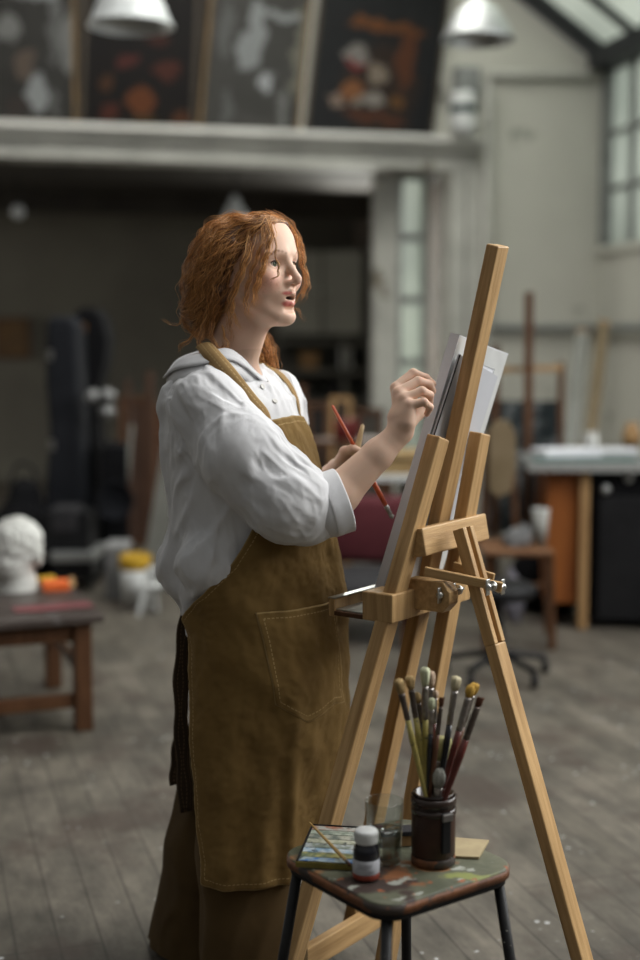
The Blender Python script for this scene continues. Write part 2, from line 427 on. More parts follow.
# glazed screen below the mezzanine
yS = 10.2; a = RW(375,300,yS).x; b_ = RW(399,300,yS).x; c_ = RW(426,300,yS).x
zt = RW(390,173,yS).z
struct('pillar_screen', B((a,yS,0),(b_,yS+.12,zt)), M['trimm'], Mw=RM)
struct('window_3', B((b_,yS+.05,.5),(c_,yS+.056,zt)), M['pane'], Mw=RM)
w3 = bpy.data.objects['window_3']
ob('window_frame', bars_bm([((b_,yS,z-.025),(c_,yS+.1,z+.025)) for z in [RW(410,q,yS).z for q in (176,238,300,362)]]+[((b_-.01,yS,.4),(b_+.02,yS+.1,zt)),((c_-.02,yS,.4),(c_+.02,yS+.1,zt))]), M['glaze'], w3, RM)
# pipes on the wall
def pipe_room(name, pts, r, m, label, cat):
    return tag(ob(name, tube_path([RM @ Vector(p) for p in pts], r, 10), m, None), label, cat)
q0 = RW(484,76,YB); q1 = RW(590,76,YB)
pipe_room('conduit_pipe', [(q0.x,YB-.05,q0.z),(q1.x,YB-.05,q1.z)], .035, M['trimm'], 'pale horizontal pipe high on the back wall beside the grey box', 'pipe')
q0 = RW(482,84,YB); q1 = RW(482,345,YB)
pipe_room('downpipe', [(q0.x,YB-.14,q0.z),(q0.x,YB-.14,.1)], .034, M['trimm'], 'pale vertical pipe running down beside the mezzanine post', 'pipe')
zr = RW(540,328,YB).z
struct('trim_2', tube_path([RM @ Vector(p) for p in [(xp+.15,YB-.06,zr),(XR-.05,YB-.06,zr),(XR-.07,YB-.3,zr),(XR-.07,4,zr)]], .03, 8), M['glaze'])
struct('trim_3', B((XR-.03,3,.0),(XR+.01,YB,.14)), M['glaze'], Mw=RM)
# ---- security camera and box
c = RW(451,115,YB)
cam_t = thing('security_camera', RM @ Vector((c.x,YB-.28,c.z-.03)), 'white wall camera with a dark lens band below the grey box', 'camera')
T0 = wm(cam_t)
ob('body', lathe([(0,-.155),(.08,-.15),(.095,-.10),(.098,.08),(.09,.13),(.06,.15),(0,.152)], 24), M['white'], cam_t, T0, True)
ob('lens_band', lathe([(.099,-.005),(.103,.0),(.103,.045),(.099,.05)], 24, False), mat('smoked_band', (.01,.03,.03), None, rough=.2), cam_t, T0, True)
ob('mount', B((-.03,0,.03),(.03,.26,.09)), M['white'], cam_t, T0 @ RM.to_3x3().to_4x4(), False)
c = RW(463,93,YB)
jb = thing('junction_box', RM @ Vector((c.x,YB-.06,c.z-.03)), 'grey electrical box on the wall above the camera', 'box')
ob('body', B((-.09,-.08,0),(.09,.06,.2), None, .01), M['glaze'], jb, wm(jb) @ RM.to_3x3().to_4x4())
ob('lid', B((-.08,-.095,.01),(.08,-.08,.19), None, .004), M['glaze'], jb, wm(jb) @ RM.to_3x3().to_4x4())

# ================= paintings on the mezzanine =================
def paint_mat(name, bg, bg2, blobs, ns=6):
    sc_ = .25; bg = tuple(v*sc_ for v in bg); bg2 = tuple(v*sc_ for v in bg2); blobs = [(a,b,c,d,tuple(v*.55 for v in e)) for a,b,c,d,e in blobs]
    m = mat(name, bg, bg2, ns, .55, .1, 30, lo=.3, hi=.7); N = m.node_tree.nodes; L = m.node_tree.links; b = N['Principled BSDF']; b.inputs['Specular IOR Level'].default_value = .15
    prev = b.inputs['Base Color'].links[0].from_socket
    tc = N.new('ShaderNodeTexCoord'); nz = N.new('ShaderNodeTexNoise'); nz.inputs['Scale'].default_value = 9
    L.new(tc.outputs['Object'], nz.inputs['Vector'])
    w = N.new('ShaderNodeVectorMath'); w.operation = 'MULTIPLY_ADD'; L.new(nz.outputs['Color'], w.inputs[0]); w.inputs[1].default_value = (.16,.16,.16)
    L.new(tc.outputs['Object'], w.inputs[2])
    for x, z, rx, rz, col in blobs:
        s = N.new('ShaderNodeVectorMath'); s.operation = 'SUBTRACT'; L.new(w.outputs[0], s.inputs[0]); s.inputs[1].default_value = (x+.08, .08, z+.08)
        d = N.new('ShaderNodeVectorMath'); d.operation = 'MULTIPLY'; L.new(s.outputs[0], d.inputs[0]); d.inputs[1].default_value = (1/rx, 0, 1/rz)
        ln = N.new('ShaderNodeVectorMath'); ln.operation = 'LENGTH'; L.new(d.outputs[0], ln.inputs[0])
        r = N.new('ShaderNodeValToRGB'); r.color_ramp.elements[0].position = .75; r.color_ramp.elements[1].position = 1
        r.color_ramp.elements[0].color = (1,1,1,1); r.color_ramp.elements[1].color = (0,0,0,1); L.new(ln.outputs['Value'], r.inputs[0])
        x_ = N.new('ShaderNodeMix'); x_.data_type = 'RGBA'; L.new(r.outputs[0], x_.inputs['Factor']); L.new(prev, x_.inputs['A']); x_.inputs['B'].default_value = (*col,1)
        prev = x_.outputs['Result']
    L.new(prev, b.inputs['Base Color']); return m
K = .0076   # metres per picture pixel up there
def painting(pl_, pr_, lean_px, H, label, bg, bg2, blobs, fm, fw=.024):
    A = RW(pl_, 123, YB); Bq = RW(pr_, 125, YB); w = (Bq-A).length
    roll = math.atan(lean_px/125)
    Mx = RM @ Matrix.Translation((A.x,YB-.03,ZT+.005)) @ Matrix.Rotation(roll, 4, 'Y') @ Matrix.Rotation(2.5*D2R, 4, 'X')
    t = bpy.data.objects.new('framed_painting', None); put(t, None, Mx); tag(t, label, 'painting', 'framed paintings on the mezzanine')
    fr = bmesh.new()
    box(fr, (0,-.02,0),(fw,.03,H)); box(fr, (w-fw,-.02,0),(w,.03,H)); box(fr, (fw,-.02,0),(w-fw,.03,fw)); box(fr, (fw,-.02,H-fw),(w-fw,.03,H))
    ob('frame', fr, fm, t, Mx)
    # blobs given in picture pixels from the lower left corner
    bl = [((x-pl_)*K, (123-y)*K, rx*K, rz*K, col) for x, y, rx, rz, col in blobs]
    ob('canvas', B((fw*.8,-.005,fw*.8),(w-fw*.8,.012,H-fw*.8)), paint_mat('oil_paint', bg, bg2, bl), t, Mx)
GOLD = mat('thin_gilt_wood', (.17,.105,.045), (.11,.07,.03), 10, .5); DKF = mat('dark_frame', (.06,.045,.03), (.04,.03,.02), 9, .5)
g1 = (.20,.20,.19); g2 = (.13,.13,.125); lt = (.30,.31,.31); lt2 = (.42,.43,.44)
painting(-22, 77, 0, 1.5, 'grey still life painting with pale pots, leftmost on the mezzanine', (.075,.07,.062), (.11,.105,.095),
  [(48,20,6,60,g2),(30,5,24,10,lt),(32,95,12,18,lt),(8,40,12,16,g1),(62,50,10,30,g1),(47,108,3,20,g2),(20,70,10,14,(.12,.09,.07)),(14,108,14,8,(.05,.04,.035))], GOLD)
painting(80, 193, 6, 1.5, 'very dark painting with dim orange flowers behind the white lamp', (.010,.009,.009), (.022,.014,.011),
  [(135,95,17,14,(.13,.04,.012)),(120,62,10,8,(.08,.02,.015)),(158,66,14,10,(.07,.02,.012)),(105,110,10,8,(.07,.018,.01)),(172,108,12,9,(.08,.03,.012)),(150,40,14,9,(.05,.015,.01)),(140,112,12,7,(.05,.03,.01)),(104,84,7,6,(.06,.025,.01))], DKF)
painting(197, 297, 12, 1.5, 'pale grey painting of white vessels, between two dark paintings', (.125,.12,.108), (.17,.165,.15),
  [(238,45,13,20,lt),(245,18,9,22,lt),(258,70,9,12,lt2),(270,8,24,6,lt),(275,92,5,24,g1),(222,100,7,20,g2),(287,40,5,50,(.2,.19,.15)),(215,30,8,30,g2),(250,108,22,5,(.09,.085,.08))], GOLD)
painting(303, 430, 14, 1.5, 'dark painting with red and white boxes on a brown table, rightmost on the mezzanine', (.030,.031,.033), (.045,.046,.048),
  [(372,70,42,48,(.035,.022,.016)),(372,12,44,7,(.16,.06,.02)),(395,38,9,34,(.11,.04,.018)),(345,45,14,12,(.24,.22,.20)),(346,52,10,5,(.2,.02,.02)),(368,58,13,9,(.26,.21,.16)),(345,76,16,9,(.24,.10,.04)),(332,88,9,7,(.26,.19,.15)),(368,82,12,7,(.28,.25,.22)),(391,80,9,8,(.17,.08,.025)),(370,98,40,4,(.10,.035,.016)),(352,86,7,6,(.27,.23,.19))], DKF)

# ================= hanging lamps =================
def bell(name, px, py, Y, dia, m, label, prof, drop=2.2):
    c = P(px, py, Y); t = thing(name, c, label, 'lamp', 'large bell lamps on rods'); T0 = wm(t); r = dia/2
    ob('lamp_shade', lathe([(rr*r, z*r) for rr, z in prof], 48, False), m, t, T0, True)
    sm = t.children[0].modifiers.new('s', 'SOLIDIFY'); sm.thickness = .004
    ob('bulb', lathe([(0,.18*r),(.17*r,.24*r),(.2*r,.42*r),(.1*r,.7*r),(.08*r,.95*r)], 20), M['white'], t, T0, True)
    ob('socket', lathe([(0,1.0*r),(.2*r,1.0*r),(.2*r,1.45*r),(.09*r,1.5*r),(0,1.5*r)], 24), M['alu'], t, T0, True)
    ob('rod', tube_path([c+Vector((0,0,1.45*r)), c+Vector((0,0,drop))], .012, 8), M['black'], t)
bell('pendant_lamp', 131, 27, 7.0, .44, M['enamel'], 'white enamel bell lamp hanging before the dark painting', [(1.0,.0),(1.0,.03),(.95,.10),(.88,.24),(.82,.42),(.72,.62),(.55,.80),(.35,.93),(.2,1.02)])
bell('pendant_lamp', 478, 41, 7.3, .385, M['alu'], 'shiny metal bell lamp hanging near the glass roof', [(1.0,.0),(1.02,.03),(.97,.14),(.86,.38),(.72,.62),(.55,.84),(.40,.98),(.22,1.15)])
for px, py, rr, lab in ((18,212,.055,'small white globe lamp under the mezzanine, far left'), (235,208,.10,'white cone lamp under the mezzanine above her head')):
    c = P(px, py, 10.6); t = thing('globe_lamp', c, lab, 'lamp'); T0 = wm(t)
    if rr < .08:
        ob('globe', lathe([(0,-rr),(rr*.7,-rr*.7),(rr,0),(rr*.7,rr*.7),(rr*.3,rr)], 20), M['enamel'], t, T0, True)
    else: ob('lamp_shade', lathe([(rr*1.05,-rr*.9),(rr*.95,-rr*.5),(rr*.6,rr*.2),(rr*.3,rr*.7),(rr*.2,rr*1.0)], 24), M['enamel'], t, T0, True)
    ob('cord', tube_path([c+Vector((0,0,rr*.9)), c+Vector((0,0,ZB-c.z+.02))], .008, 6), M['black'], t)
# ================= easel =================
U36 = Vector((math.sin(36*D2R), math.cos(36*D2R), 0)); B36 = Vector((math.cos(36*D2R), -math.sin(36*D2R), 0))
def ffoot(px, py, z=0.0): return G(px, py, z)
nlT = P(438.5,437,2.66); nlB = G(266,1052); flT = P(480,433,2.81); flB = G(378,1003,0)
mT = P(498,245,2.68); mB = P(352,925,2.93)
easel = thing('artist_easel', ((nlB+flB)/2).to_tuple(), 'light pine studio easel holding the white board in front of her', 'easel')
bar('front_leg', nlB, nlT, .044, .030, U36, M['pine'], easel, .003)
bar('front_leg', flB, flT, .044, .030, U36, M['pine'], easel, .003)
bar('mast', mB, mT, .046, .028, U36, M['pine'], easel, .003)
# cross bar behind the legs
ca = P(417,543,2.62); cb = ca+U36*.262
cb = P(481,527,ca.y+.205)
cu = (cb-ca).normalized()
bar('crossbar', ca, cb, .056, .034, Vector((-.2,.05,1)), M['pine'], easel, .003)
# bottom brace between the feet
ba = P(296,964,2.70); bb = P(384,911,2.70+.25)
bar('bottom_brace', ba, bb, .052, .022, Vector((0,0,1)), M['pine'], easel, .002)
# rear leg with slotted upper half
rT = P(463,528,2.66); rB = G(614,1075)
rM = rT.lerp(rB, .22)
d = (rB-rT).normalized()
bar('rear_leg', rM, rB, .043, .026, U36, M['pine'], easel, .003)
for s in (-1, 1):
    bar('rear_leg_cheek', rT+U36*s*.0145, rM+U36*s*.0145-(rT-rM)*(-.0), .014, .026, U36, M['pine'], easel, .002)
# strut pair from mast to rear leg with wing bolts
for (p0, p1, Y0, Y1) in (((424,571),(502,587),2.62,2.60),((453,566),(494,578),2.76,2.72)):
    bar('strut', P(*p0, Y0), P(*p1, Y1), .010, .019, U36, M['pine'], easel, .002)
def bolt(c, ax, parent):
    c = Vector(c); Mx = frame_M(c, c+ax, Vector((0,0,1)))
    o = ob('wing_bolt', join(lathe([(0,-.02),(.0035,-.02),(.0035,.012),(.007,.013),(.007,.020),(0,.020)], 12),
        B((-.016,-.0015,.010),(.016,.0015,.024), None, .001)), M['steel'], parent, Mx, True)
    ob('washer', lathe([(.004,-.003),(.010,-.003),(.010,.0),(.004,0)], 16), M['steel'], o, Mx)
bolt(P(492,586,2.585), -U36, easel); bolt(P(499,588,2.70), U36, easel)
# tray with its clamp block
tn = P(377,607,2.60); LT = .31
TU = U36
def trayM(): 
    n = B36; z = Vector((0,0,1))
    return Matrix(((TU.x,n.x,0,tn.x),(TU.y,n.y,0,tn.y),(0,0,1,tn.z),(0,0,0,1)))
TM = trayM()     # x along the tray, y towards the back of the easel
ob('tray_block', B((0,-.036,-.030),(LT,.036,.028), None, .003), M['pine'], easel, TM)
ob('tray_floor', B((0,-.105,-.030),(LT,-.034,-.020), None, .002), M['brown_wood'], easel, TM)
ob('tray_lip', B((0,-.118,-.032),(LT,-.104,.004), None, .002), M['pine'], easel, TM)
ob('tray_lining', B((.006,-.103,-.019),(LT-.004,-.036,-.017)), M['steel'], easel, TM)
ob('tray_lip_strip', B((.0,-.119,.0045),(LT,-.103,.0065)), M['steel'], easel, TM)
blk = prism([(-.05,-.030),(.030,-.030),(.046,-.012),(.046,.012),(.030,.032),(-.05,.032)], -.018, .018, None, .003)
bc = P(434,595,2.64); ob('clamp_block', blk, M['pine'], easel, frame_M(bc, bc-U36*1.0, B36))
bolt(P(444,594,2.62), -U36, easel); bolt(P(458,590,2.655), -U36, easel)

# ================= boards on the easel =================
UB = Vector((math.sin(30*D2R), math.cos(30*D2R), 0))
NLEG = (nlT-nlB).cross(flT-nlB).normalized()
if NLEG.x > 0: NLEG = -NLEG
def front(px, py, off):     # point seen at px, py lying off metres in front of the plane of the legs
    r = ray(px, py); o = Vector((0,0,CZ)); t = (off+NLEG.dot(nlB-o))/NLEG.dot(r); return o+r*t
def board(name, a, b_, label, cat):
    A = front(*a); Bq = front(*b_); L_ = (Bq-A).length
    Mx = frame_M(A, Bq, U36)      # x = away from the camera, z = up the board, y = thickness
    t_ = bpy.data.objects.new(name, None); put(t_, None, Mx); tag(t_, label, cat)
    return t_, Mx, L_
bt, BM, BL = board('stretched_canvas', (375,592,.088), (452,334,.052), 'large white canvas leaning on the easel, the one she draws on', 'canvas')
BW = .228
bmx = bmesh.new(); fy = .019
for lo, hi in (((0,0,0),(.04,fy,BL)), ((BW-.04,0,0),(BW,fy,BL)), ((.04,0,0),(BW-.04,fy,.04)), ((.04,0,BL-.04),(BW-.04,fy,BL))): box(bmx, lo, hi)
side = 1
# which side faces the easel
yax = Vector((BM[0][1], BM[1][1], BM[2][1])); s_ = 1 if yax.x > 0 else -1
def sc(bm, sx=1, sy=1):
    bm.transform(Matrix.Diagonal((sx, sy, 1, 1))); return bm
ob('stretcher', sc(bmx, 1, s_), M['white'], bt, BM)
ob('backing', sc(B((.02,fy-.006,.02),(BW-.02,fy-.001,BL-.02)), 1, s_), M['paper'], bt, BM)
ob('canvas_face', sc(B((-.002,-.003,-.002),(BW+.002,0,BL+.002)), 1, s_), M['paper'], bt, BM)
ob('canvas_fold', sc(join(B((-.002,0,-.002),(0,fy,BL+.002)), B((-.002,0,BL),(BW+.002,fy,BL+.002))), 1, s_), M['paper'], bt, BM)
pt, PM_, PL = board('drawing_board', (381,592,.048), (458,354,.0265), 'smaller grey-white board tucked behind the canvas on the easel', 'board')
PMo = PM_
ob('panel', sc(B((0,0,0),(.188,.004,PL)), 1, s_), mat('grey_board', (.50,.51,.54), (.45,.46,.49), 5, .8), pt, PMo)
ob('dark_edge_strip', sc(B((-.0008,.004,0),(.0015,.0060,PL)), 1, s_), M['black'], pt, PMo)  # thin black line along the near edge of the board

# ================= stool =================
ZS = .462
sc0 = G(397,858,ZS); 
def stoolang():
    l = G(283,853,ZS); r = G(511,860,ZS); return math.atan2(r.y-l.y, r.x-l.x)
SA = stoolang()+41*D2R
HS = .157
SMx = Matrix.Translation(sc0) @ Matrix.Rotation(SA, 4, 'Z')
stool = thing('paint_stool', (sc0.x, sc0.y, 0), 'paint-stained square stool with black metal legs holding the brush jar', 'stool')
def rr(h, r, n=8):
    out = []
    for cx, cy, a0 in ((h-r,h-r,0),(-h+r,h-r,90),(-h+r,-h+r,180),(h-r,-h+r,270)):
        for i in range(n+1):
            a = (a0+90*i/n)*D2R; out.append((cx+r*math.cos(a), cy+r*math.sin(a)))
    return out
def stool_mat():
    m = mat('paint_stained_wood', (.070,.075,.050), (.13,.13,.09), 9, .45, .2, 40, lo=.35, hi=.65, c3=(.30,.14,.06), c3s=7, c3t=.60)
    N = m.node_tree.nodes; L = m.node_tree.links; b = N['Principled BSDF']; prev = b.inputs['Base Color'].links[0].from_socket
    tc = N.new('ShaderNodeTexCoord')
    for sc__, th, col, off in ((7,.56,(.05,.035,.03),3),(5,.54,(.24,.10,.045),12),(6,.57,(.20,.22,.07),22),(24,.60,(.30,.31,.27),7),(30,.63,(.28,.09,.04),21)):
        mp = N.new('ShaderNodeMapping'); mp.inputs['Location'].default_value = (off,off*.7,0); L.new(tc.outputs['Object'], mp.inputs[0])
        n = N.new('ShaderNodeTexNoise'); n.inputs['Scale'].default_value = sc__; n.inputs['Detail'].default_value = 5; L.new(mp.outputs[0], n.inputs['Vector'])
        r = N.new('ShaderNodeValToRGB'); r.color_ramp.elements[0].position = th; r.color_ramp.elements[1].position = th+.03; L.new(n.outputs['Fac'], r.inputs[0])
        x = N.new('ShaderNodeMix'); x.data_type = 'RGBA'; L.new(r.outputs[0], x.inputs['Factor']); L.new(prev, x.inputs['A']); x.inputs['B'].default_value = (*col,1); prev = x.outputs['Result']
    L.new(prev, b.inputs['Base Color']); return m
ob('seat', prism(rr(HS,.05), -.022, 0, None, .004), stool_mat(), stool, SMx, True).data.polygons.foreach_get
M['rust'] = mat('chipped_edge', (.10,.045,.025), (.22,.09,.04), 30, .5, .2, 60, c3=(.05,.04,.035), c3s=20, c3t=.55)
ob('seat_edge', prism(rr(HS+.0015,.0515), -.020, -.004), M['rust'], stool, SMx, True)
ob('seat_rim', prism(rr(HS-.004,.048), -.032, -.021), M['black'], stool, SMx, True)
M['legm'] = mat('black_leg_paint', (.010,.010,.011), (.018,.018,.018), 30, .5, spec=.3, c3=(.35,.34,.3), c3s=60, c3t=.71)
for sx_, sy_ in ((1,1),(1,-1),(-1,1),(-1,-1)):
    a = SMx @ Vector((sx_*(HS-.028), sy_*(HS-.028), -.03)); b2 = SMx @ Vector((sx_*(HS+.022), sy_*(HS+.022), -ZS))
    lg = ob('leg', tube_path([a, b2], .0100, 14), M['legm'], stool, None, True)
    WMl = Matrix.Translation(b2)
    ob('foot_cap', lathe([(.012,0),(.013,.004),(.013,.03),(.0102,.032)], 14), M['black'], lg, WMl, True)
hs = HS-.028
for (x0,y0),(x1,y1) in (((1,1),(1,-1)),((1,-1),(-1,-1)),((-1,-1),(-1,1)),((-1,1),(1,1))):
    k_ = hs+.034
    ob('stretcher', tube_path([SMx @ Vector((x0*k_,y0*k_,-.33)), SMx @ Vector((x1*k_,y1*k_,-.33))], .007, 8), M['legm'], stool, None, True)

# ================= things on the stool =================
SZ = ZS+.0012
def on(px, py): return G(px, py, SZ)
# brush jar
jc = on(433,862); jar = thing('brush_jar', jc, 'dark brown glass jar packed with paint brushes on the stool', 'jar'); JT = wm(jar)
JR = .0385; JH = .131
M['jar'] = mat('dark_painted_glass', (.020,.012,.009), (.035,.020,.014), 20, .25, coat=.4)
M['jarb'] = mat('brown_paint_layer', (.050,.024,.015), (.03,.016,.011), 25, .4, .1, 40)
jl = lathe([(JR-.004,0),(JR,.004),(JR,.012),(JR-.001,.016),(JR-.001,JH-.03),(JR-.003,JH-.024),(JR-.003,JH-.004),(JR-.001,JH),(JR-.006,JH),(JR-.006,.008),(0,.006)], 40, False)
bmesh.ops.holes_fill(jl, edges=[e for e in jl.edges if e.is_boundary])
ob('jar_body', jl, M['jar'], jar, JT, True)
ob('brown_band', lathe([(JR+.0006,.020),(JR+.0012,.022),(JR+.0012,.092),(JR+.0006,.094)], 40, False), M['jarb'], jar, JT, True)
ob('rim_band', lathe([(JR,JH-.020),(JR+.003,JH-.019),(JR+.003,JH-.006),(JR,JH-.005)], 40, False), M['jar'], jar, JT, True)
ob('rim_band', lathe([(JR-.001,JH-.037),(JR+.0025,JH-.036),(JR+.0025,JH-.028),(JR-.001,JH-.027)], 40, False), M['jar'], jar, JT, True)
ob('rust_base', lathe([(JR-.002,.0005),(JR+.0015,.002),(JR+.0015,.014),(JR,.016)], 40, False), M['rust'], jar, JT, True)
ca_ = -62*D2R; cd_ = Vector((math.cos(ca_), math.sin(ca_), 0)); cs_ = Vector((-cd_.y, cd_.x, 0))
CMx = JT @ Matrix(((cs_.x,cd_.x,0,0),(cs_.y,cd_.y,0,0),(0,0,1,0),(0,0,0,1)))
cl = ob('clasp', B((-.009,JR,.030),(.009,JR+.006,.105), None, .002), M['black'], jar, CMx)
ob('clasp_tab', B((-.011,JR+.005,.090),(.011,JR+.010,.104), None, .002), mat('dull_tin', (.16,.15,.14), None, rough=.4, metal=.6), cl, CMx)
# brushes
def brush(tip, dip, hc, bc_, fc, shape, bl_, fl, rw, label, name='paint_brush', parts=True, base_off=(0,0), group='brushes in the brown jar', hr=.0042, Y=None, basept=None, ferr_r=None):
    tp = P(tip[0], tip[1], Y if Y else jc.y+random.uniform(-.02,.02))
    bs = basept if basept is not None else Vector((jc.x+base_off[0], jc.y+base_off[1], SZ+.012))
    L_ = (tp-bs).length
    t = bpy.data.objects.new(name, None); Mx = frame_M(bs, tp, Vector((math.cos(len(label)), math.sin(len(label)), 0)) if shape != 'flat' else Vector((.96,.25,.1)))
    put(t, None, Mx); tag(t, label, 'brush', group)
    h1 = L_-bl_-fl
    ob('handle', lathe([(0,0),(hr*.45,.004),(hr*.6,h1*.3),(hr*.95,h1*.62),(hr*1.2,h1*.85),(hr,h1)], 14), hc, t, Mx, True)
    fr = ferr_r or rw*.72
    if shape == 'flat':
        f = lathe([(hr*1.02,0),(hr*1.05,fl*.15),(fr,fl*.9),(fr,fl)], 20); 
        for v in f.verts: v.co.y *= 1-.5*min(1, v.co.z/fl)
    else: f = lathe([(hr*1.03,0),(hr*1.15,fl*.1),(hr*1.05,fl*.16),(hr*1.15,fl*.22),(hr*1.1,fl*.3),(fr,fl*.9),(fr,fl)], 20)
    f.transform(Matrix.Translation((0,0,h1-.001))); ob('ferrule', f, fc, t, Mx, True)
    if shape == 'flat':
        q = lathe([(fr*.95,0),(fr*1.15,bl_*.4),(fr*1.25,bl_*.96),(fr*1.15,bl_)], 20)
        for v in q.verts: v.co.y *= .42
    elif shape == 'round': q = lathe([(fr*.9,0),(rw,bl_*.35),(rw*.98,bl_*.65),(rw*.6,bl_*.92),(rw*.15,bl_)], 20)
    else: q = lathe([(fr*.9,0),(rw*.95,bl_*.3),(rw*1.08,bl_*.75),(rw*.9,bl_*.94),(rw*.3,bl_)], 20)
    for v in q.verts:
        k = v.co.z/bl_; a = math.atan2(v.co.y, v.co.x); v.co.x += .0009*k*math.sin(7*a); v.co.y += .0009*k*math.cos(5*a); v.co.z += .0012*k*math.sin(11*a)
    q.transform(Matrix.Translation((0,0,L_-bl_-.001))); ob('bristles', q, bc_, t, Mx, True)
    return t
Hy = mat('yellow_handle', (.42,.34,.10), (.30,.26,.09), 60, .4, c3=(.05,.05,.03), c3s=70, c3t=.66)
Hk = mat('black_handle', (.012,.013,.016), None, rough=.2, coat=.5); Hr = mat('red_handle', (.11,.022,.016), (.07,.015,.012), 30, .25, coat=.4)
Hb = mat('brown_handle', (.13,.055,.03), (.09,.04,.02), 30, .3, coat=.3)
Fs = mat('nickel_ferrule', (.42,.40,.38), (.22,.19,.17), 70, .3, metal=.9); Fd = mat('tarnished_ferrule', (.16,.13,.115), (.09,.075,.065), 70, .35, metal=.8)
def bri(n, c): return mat(n, c, tuple(x*.6 for x in c), 260, .85, .4, 500, stretch=(1,1,.12))
b_tan = bri('tan_bristle', (.42,.29,.13)); b_pal = bri('pale_green_bristle', (.60,.62,.42)); b_pk = bri('pinkish_bristle', (.52,.38,.27)); b_cr = bri('cream_bristle', (.64,.57,.38))
b_dk = bri('dark_brown_bristle', (.10,.04,.02)); b_ye = bri('yellow_bristle', (.60,.36,.07)); b_ol = bri('olive_cream_bristle', (.50,.47,.22)); b_gy = bri('grey_bristle', (.34,.34,.30))
brush((398,679),None,Hy,b_tan,Fd,'fan',.026,.050,.0085,'leftmost brush in the jar, worn tan bristles on a yellow handle',base_off=(.012,-.016),hr=.0047,Y=jc.y-.045)
brush((409,676),None,Hy,b_tan,Fd,'fan',.024,.052,.0078,'paint-marked yellow brush, second from the left in the jar',base_off=(.008,-.004),hr=.0047,Y=jc.y-.025)
brush((417,692),None,Hk,b_tan,Fd,'round',.020,.036,.0060,'short black-handled brush with small brown bristles behind the yellow ones',base_off=(.020,.010),Y=jc.y+.02)
brush((425,667),None,Hy,b_pal,Fs,'fan',.034,.060,.0078,'tallest brush in the jar with pale greenish bristles and yellow handle',base_off=(-.012,-.008),hr=.0052,Y=jc.y-.02)
brush((430,671),None,Hb,b_pk,Fs,'fan',.030,.045,.0085,'pinkish bristle brush right behind the tallest brush',base_off=(.006,.014),Y=jc.y+.025)
brush((436,690),None,Hr,b_pk,Fs,'round',.014,.045,.0050,'thin brush with a short pink tip in the middle of the jar',base_off=(-.010,.012),Y=jc.y+.012)
brush((432,698),None,Hk,b_pal,Fs,'round',.021,.045,.0068,'black-handled brush with a small pale tip at the jar front',base_off=(-.014,.006),Y=jc.y-.04)
brush((442,697),None,Hb,b_dk,Fd,'flat',.018,.050,.0062,'thin brown brush with a dark flat tip in the jar centre',base_off=(-.020,-.004),Y=jc.y-.035)
brush((457,676),None,Hk,b_cr,Fs,'fan',.026,.062,.0085,'black-handled brush with cream bristles and long silver ferrule',base_off=(-.008,-.004),hr=.0052,Y=jc.y-.005)
brush((472,684),None,Hr,b_ye,Fs,'round',.024,.062,.0085,'red-handled brush with bright yellow bristles leaning right',base_off=(-.018,-.012),hr=.0055,Y=jc.y-.02)
brush((476,683),None,Hb,b_ye,Fs,'fan',.022,.060,.0072,'brush with dull yellow bristles behind the red-handled one',base_off=(-.014,.012),Y=jc.y+.02)
brush((481,697),None,Hr,b_dk,Fd,'flat',.018,.062,.0088,'rightmost brush in the jar, flat dark bristles on a maroon handle',base_off=(-.020,-.020),hr=.0060,Y=jc.y-.045)
brush((444,736),None,Hk,b_ol,Fs,'fan',.044,.030,.0150,'thick round brush with pale yellow bristles low in the jar',base_off=(-.002,.004),hr=.008,Y=jc.y+.012)
brush((440,768),None,Hk,b_gy,Fs,'round',.036,.018,.0115,'stubby grey-white brush just above the jar rim',base_off=(-.004,-.010),hr=.007,Y=jc.y-.026)

# drinking glass with water
gc = on(384,860); GR = .0350; GH = .112
gl = thing('drinking_glass', gc, 'clear drinking glass half full of cloudy water beside the jar', 'glass'); GT = wm(gl)
def thin_glass(name, tint, ior):
    m = bpy.data.materials.new(name); m.use_nodes = True; N = m.node_tree.nodes; L = m.node_tree.links; N.remove(N['Principled BSDF'])
    t = N.new('ShaderNodeBsdfTransparent'); t.inputs[0].default_value = (*tint,1); g = N.new('ShaderNodeBsdfGlossy'); g.inputs['Roughness'].default_value = .04
    lw_ = N.new('ShaderNodeLayerWeight'); lw_.inputs[0].default_value = .5; pw_ = N.new('ShaderNodeMath'); pw_.operation = 'POWER'; pw_.inputs[1].default_value = 3; L.new(lw_.outputs['Facing'], pw_.inputs[0])
    f = N.new('ShaderNodeMath'); f.operation = 'MULTIPLY_ADD'; f.inputs[1].default_value = .85; f.inputs[2].default_value = .06; L.new(pw_.outputs[0], f.inputs[0]); x = N.new('ShaderNodeMixShader')
    L.new(f.outputs[0], x.inputs[0]); L.new(t.outputs[0], x.inputs[1]); L.new(g.outputs[0], x.inputs[2]); L.new(x.outputs[0], N['Material Output'].inputs[0]); return m
gm = thin_glass('clear_glass', (.93,.95,.94), 1.5)
gb = lathe([(0,.0),(GR*.86,.0),(GR*.89,.004),(GR*1.0,GH-.001),(GR*.985,GH),(GR*.96,GH-.001),(GR*.845,.012),(0,.010)], 48, False)
bmesh.ops.remove_doubles(gb, verts=gb.verts[:], dist=1e-5)
ob('tumbler', gb, gm, gl, GT, True)
wb = lathe([(0,.0105),(GR*.842,.0125),(GR*.905,.057),(0,.057)], 48, False); bmesh.ops.remove_doubles(wb, verts=wb.verts[:], dist=1e-5)
ob('water', wb, thin_glass('cloudy_water', (.72,.72,.66), 1.33), gl, GT, True)
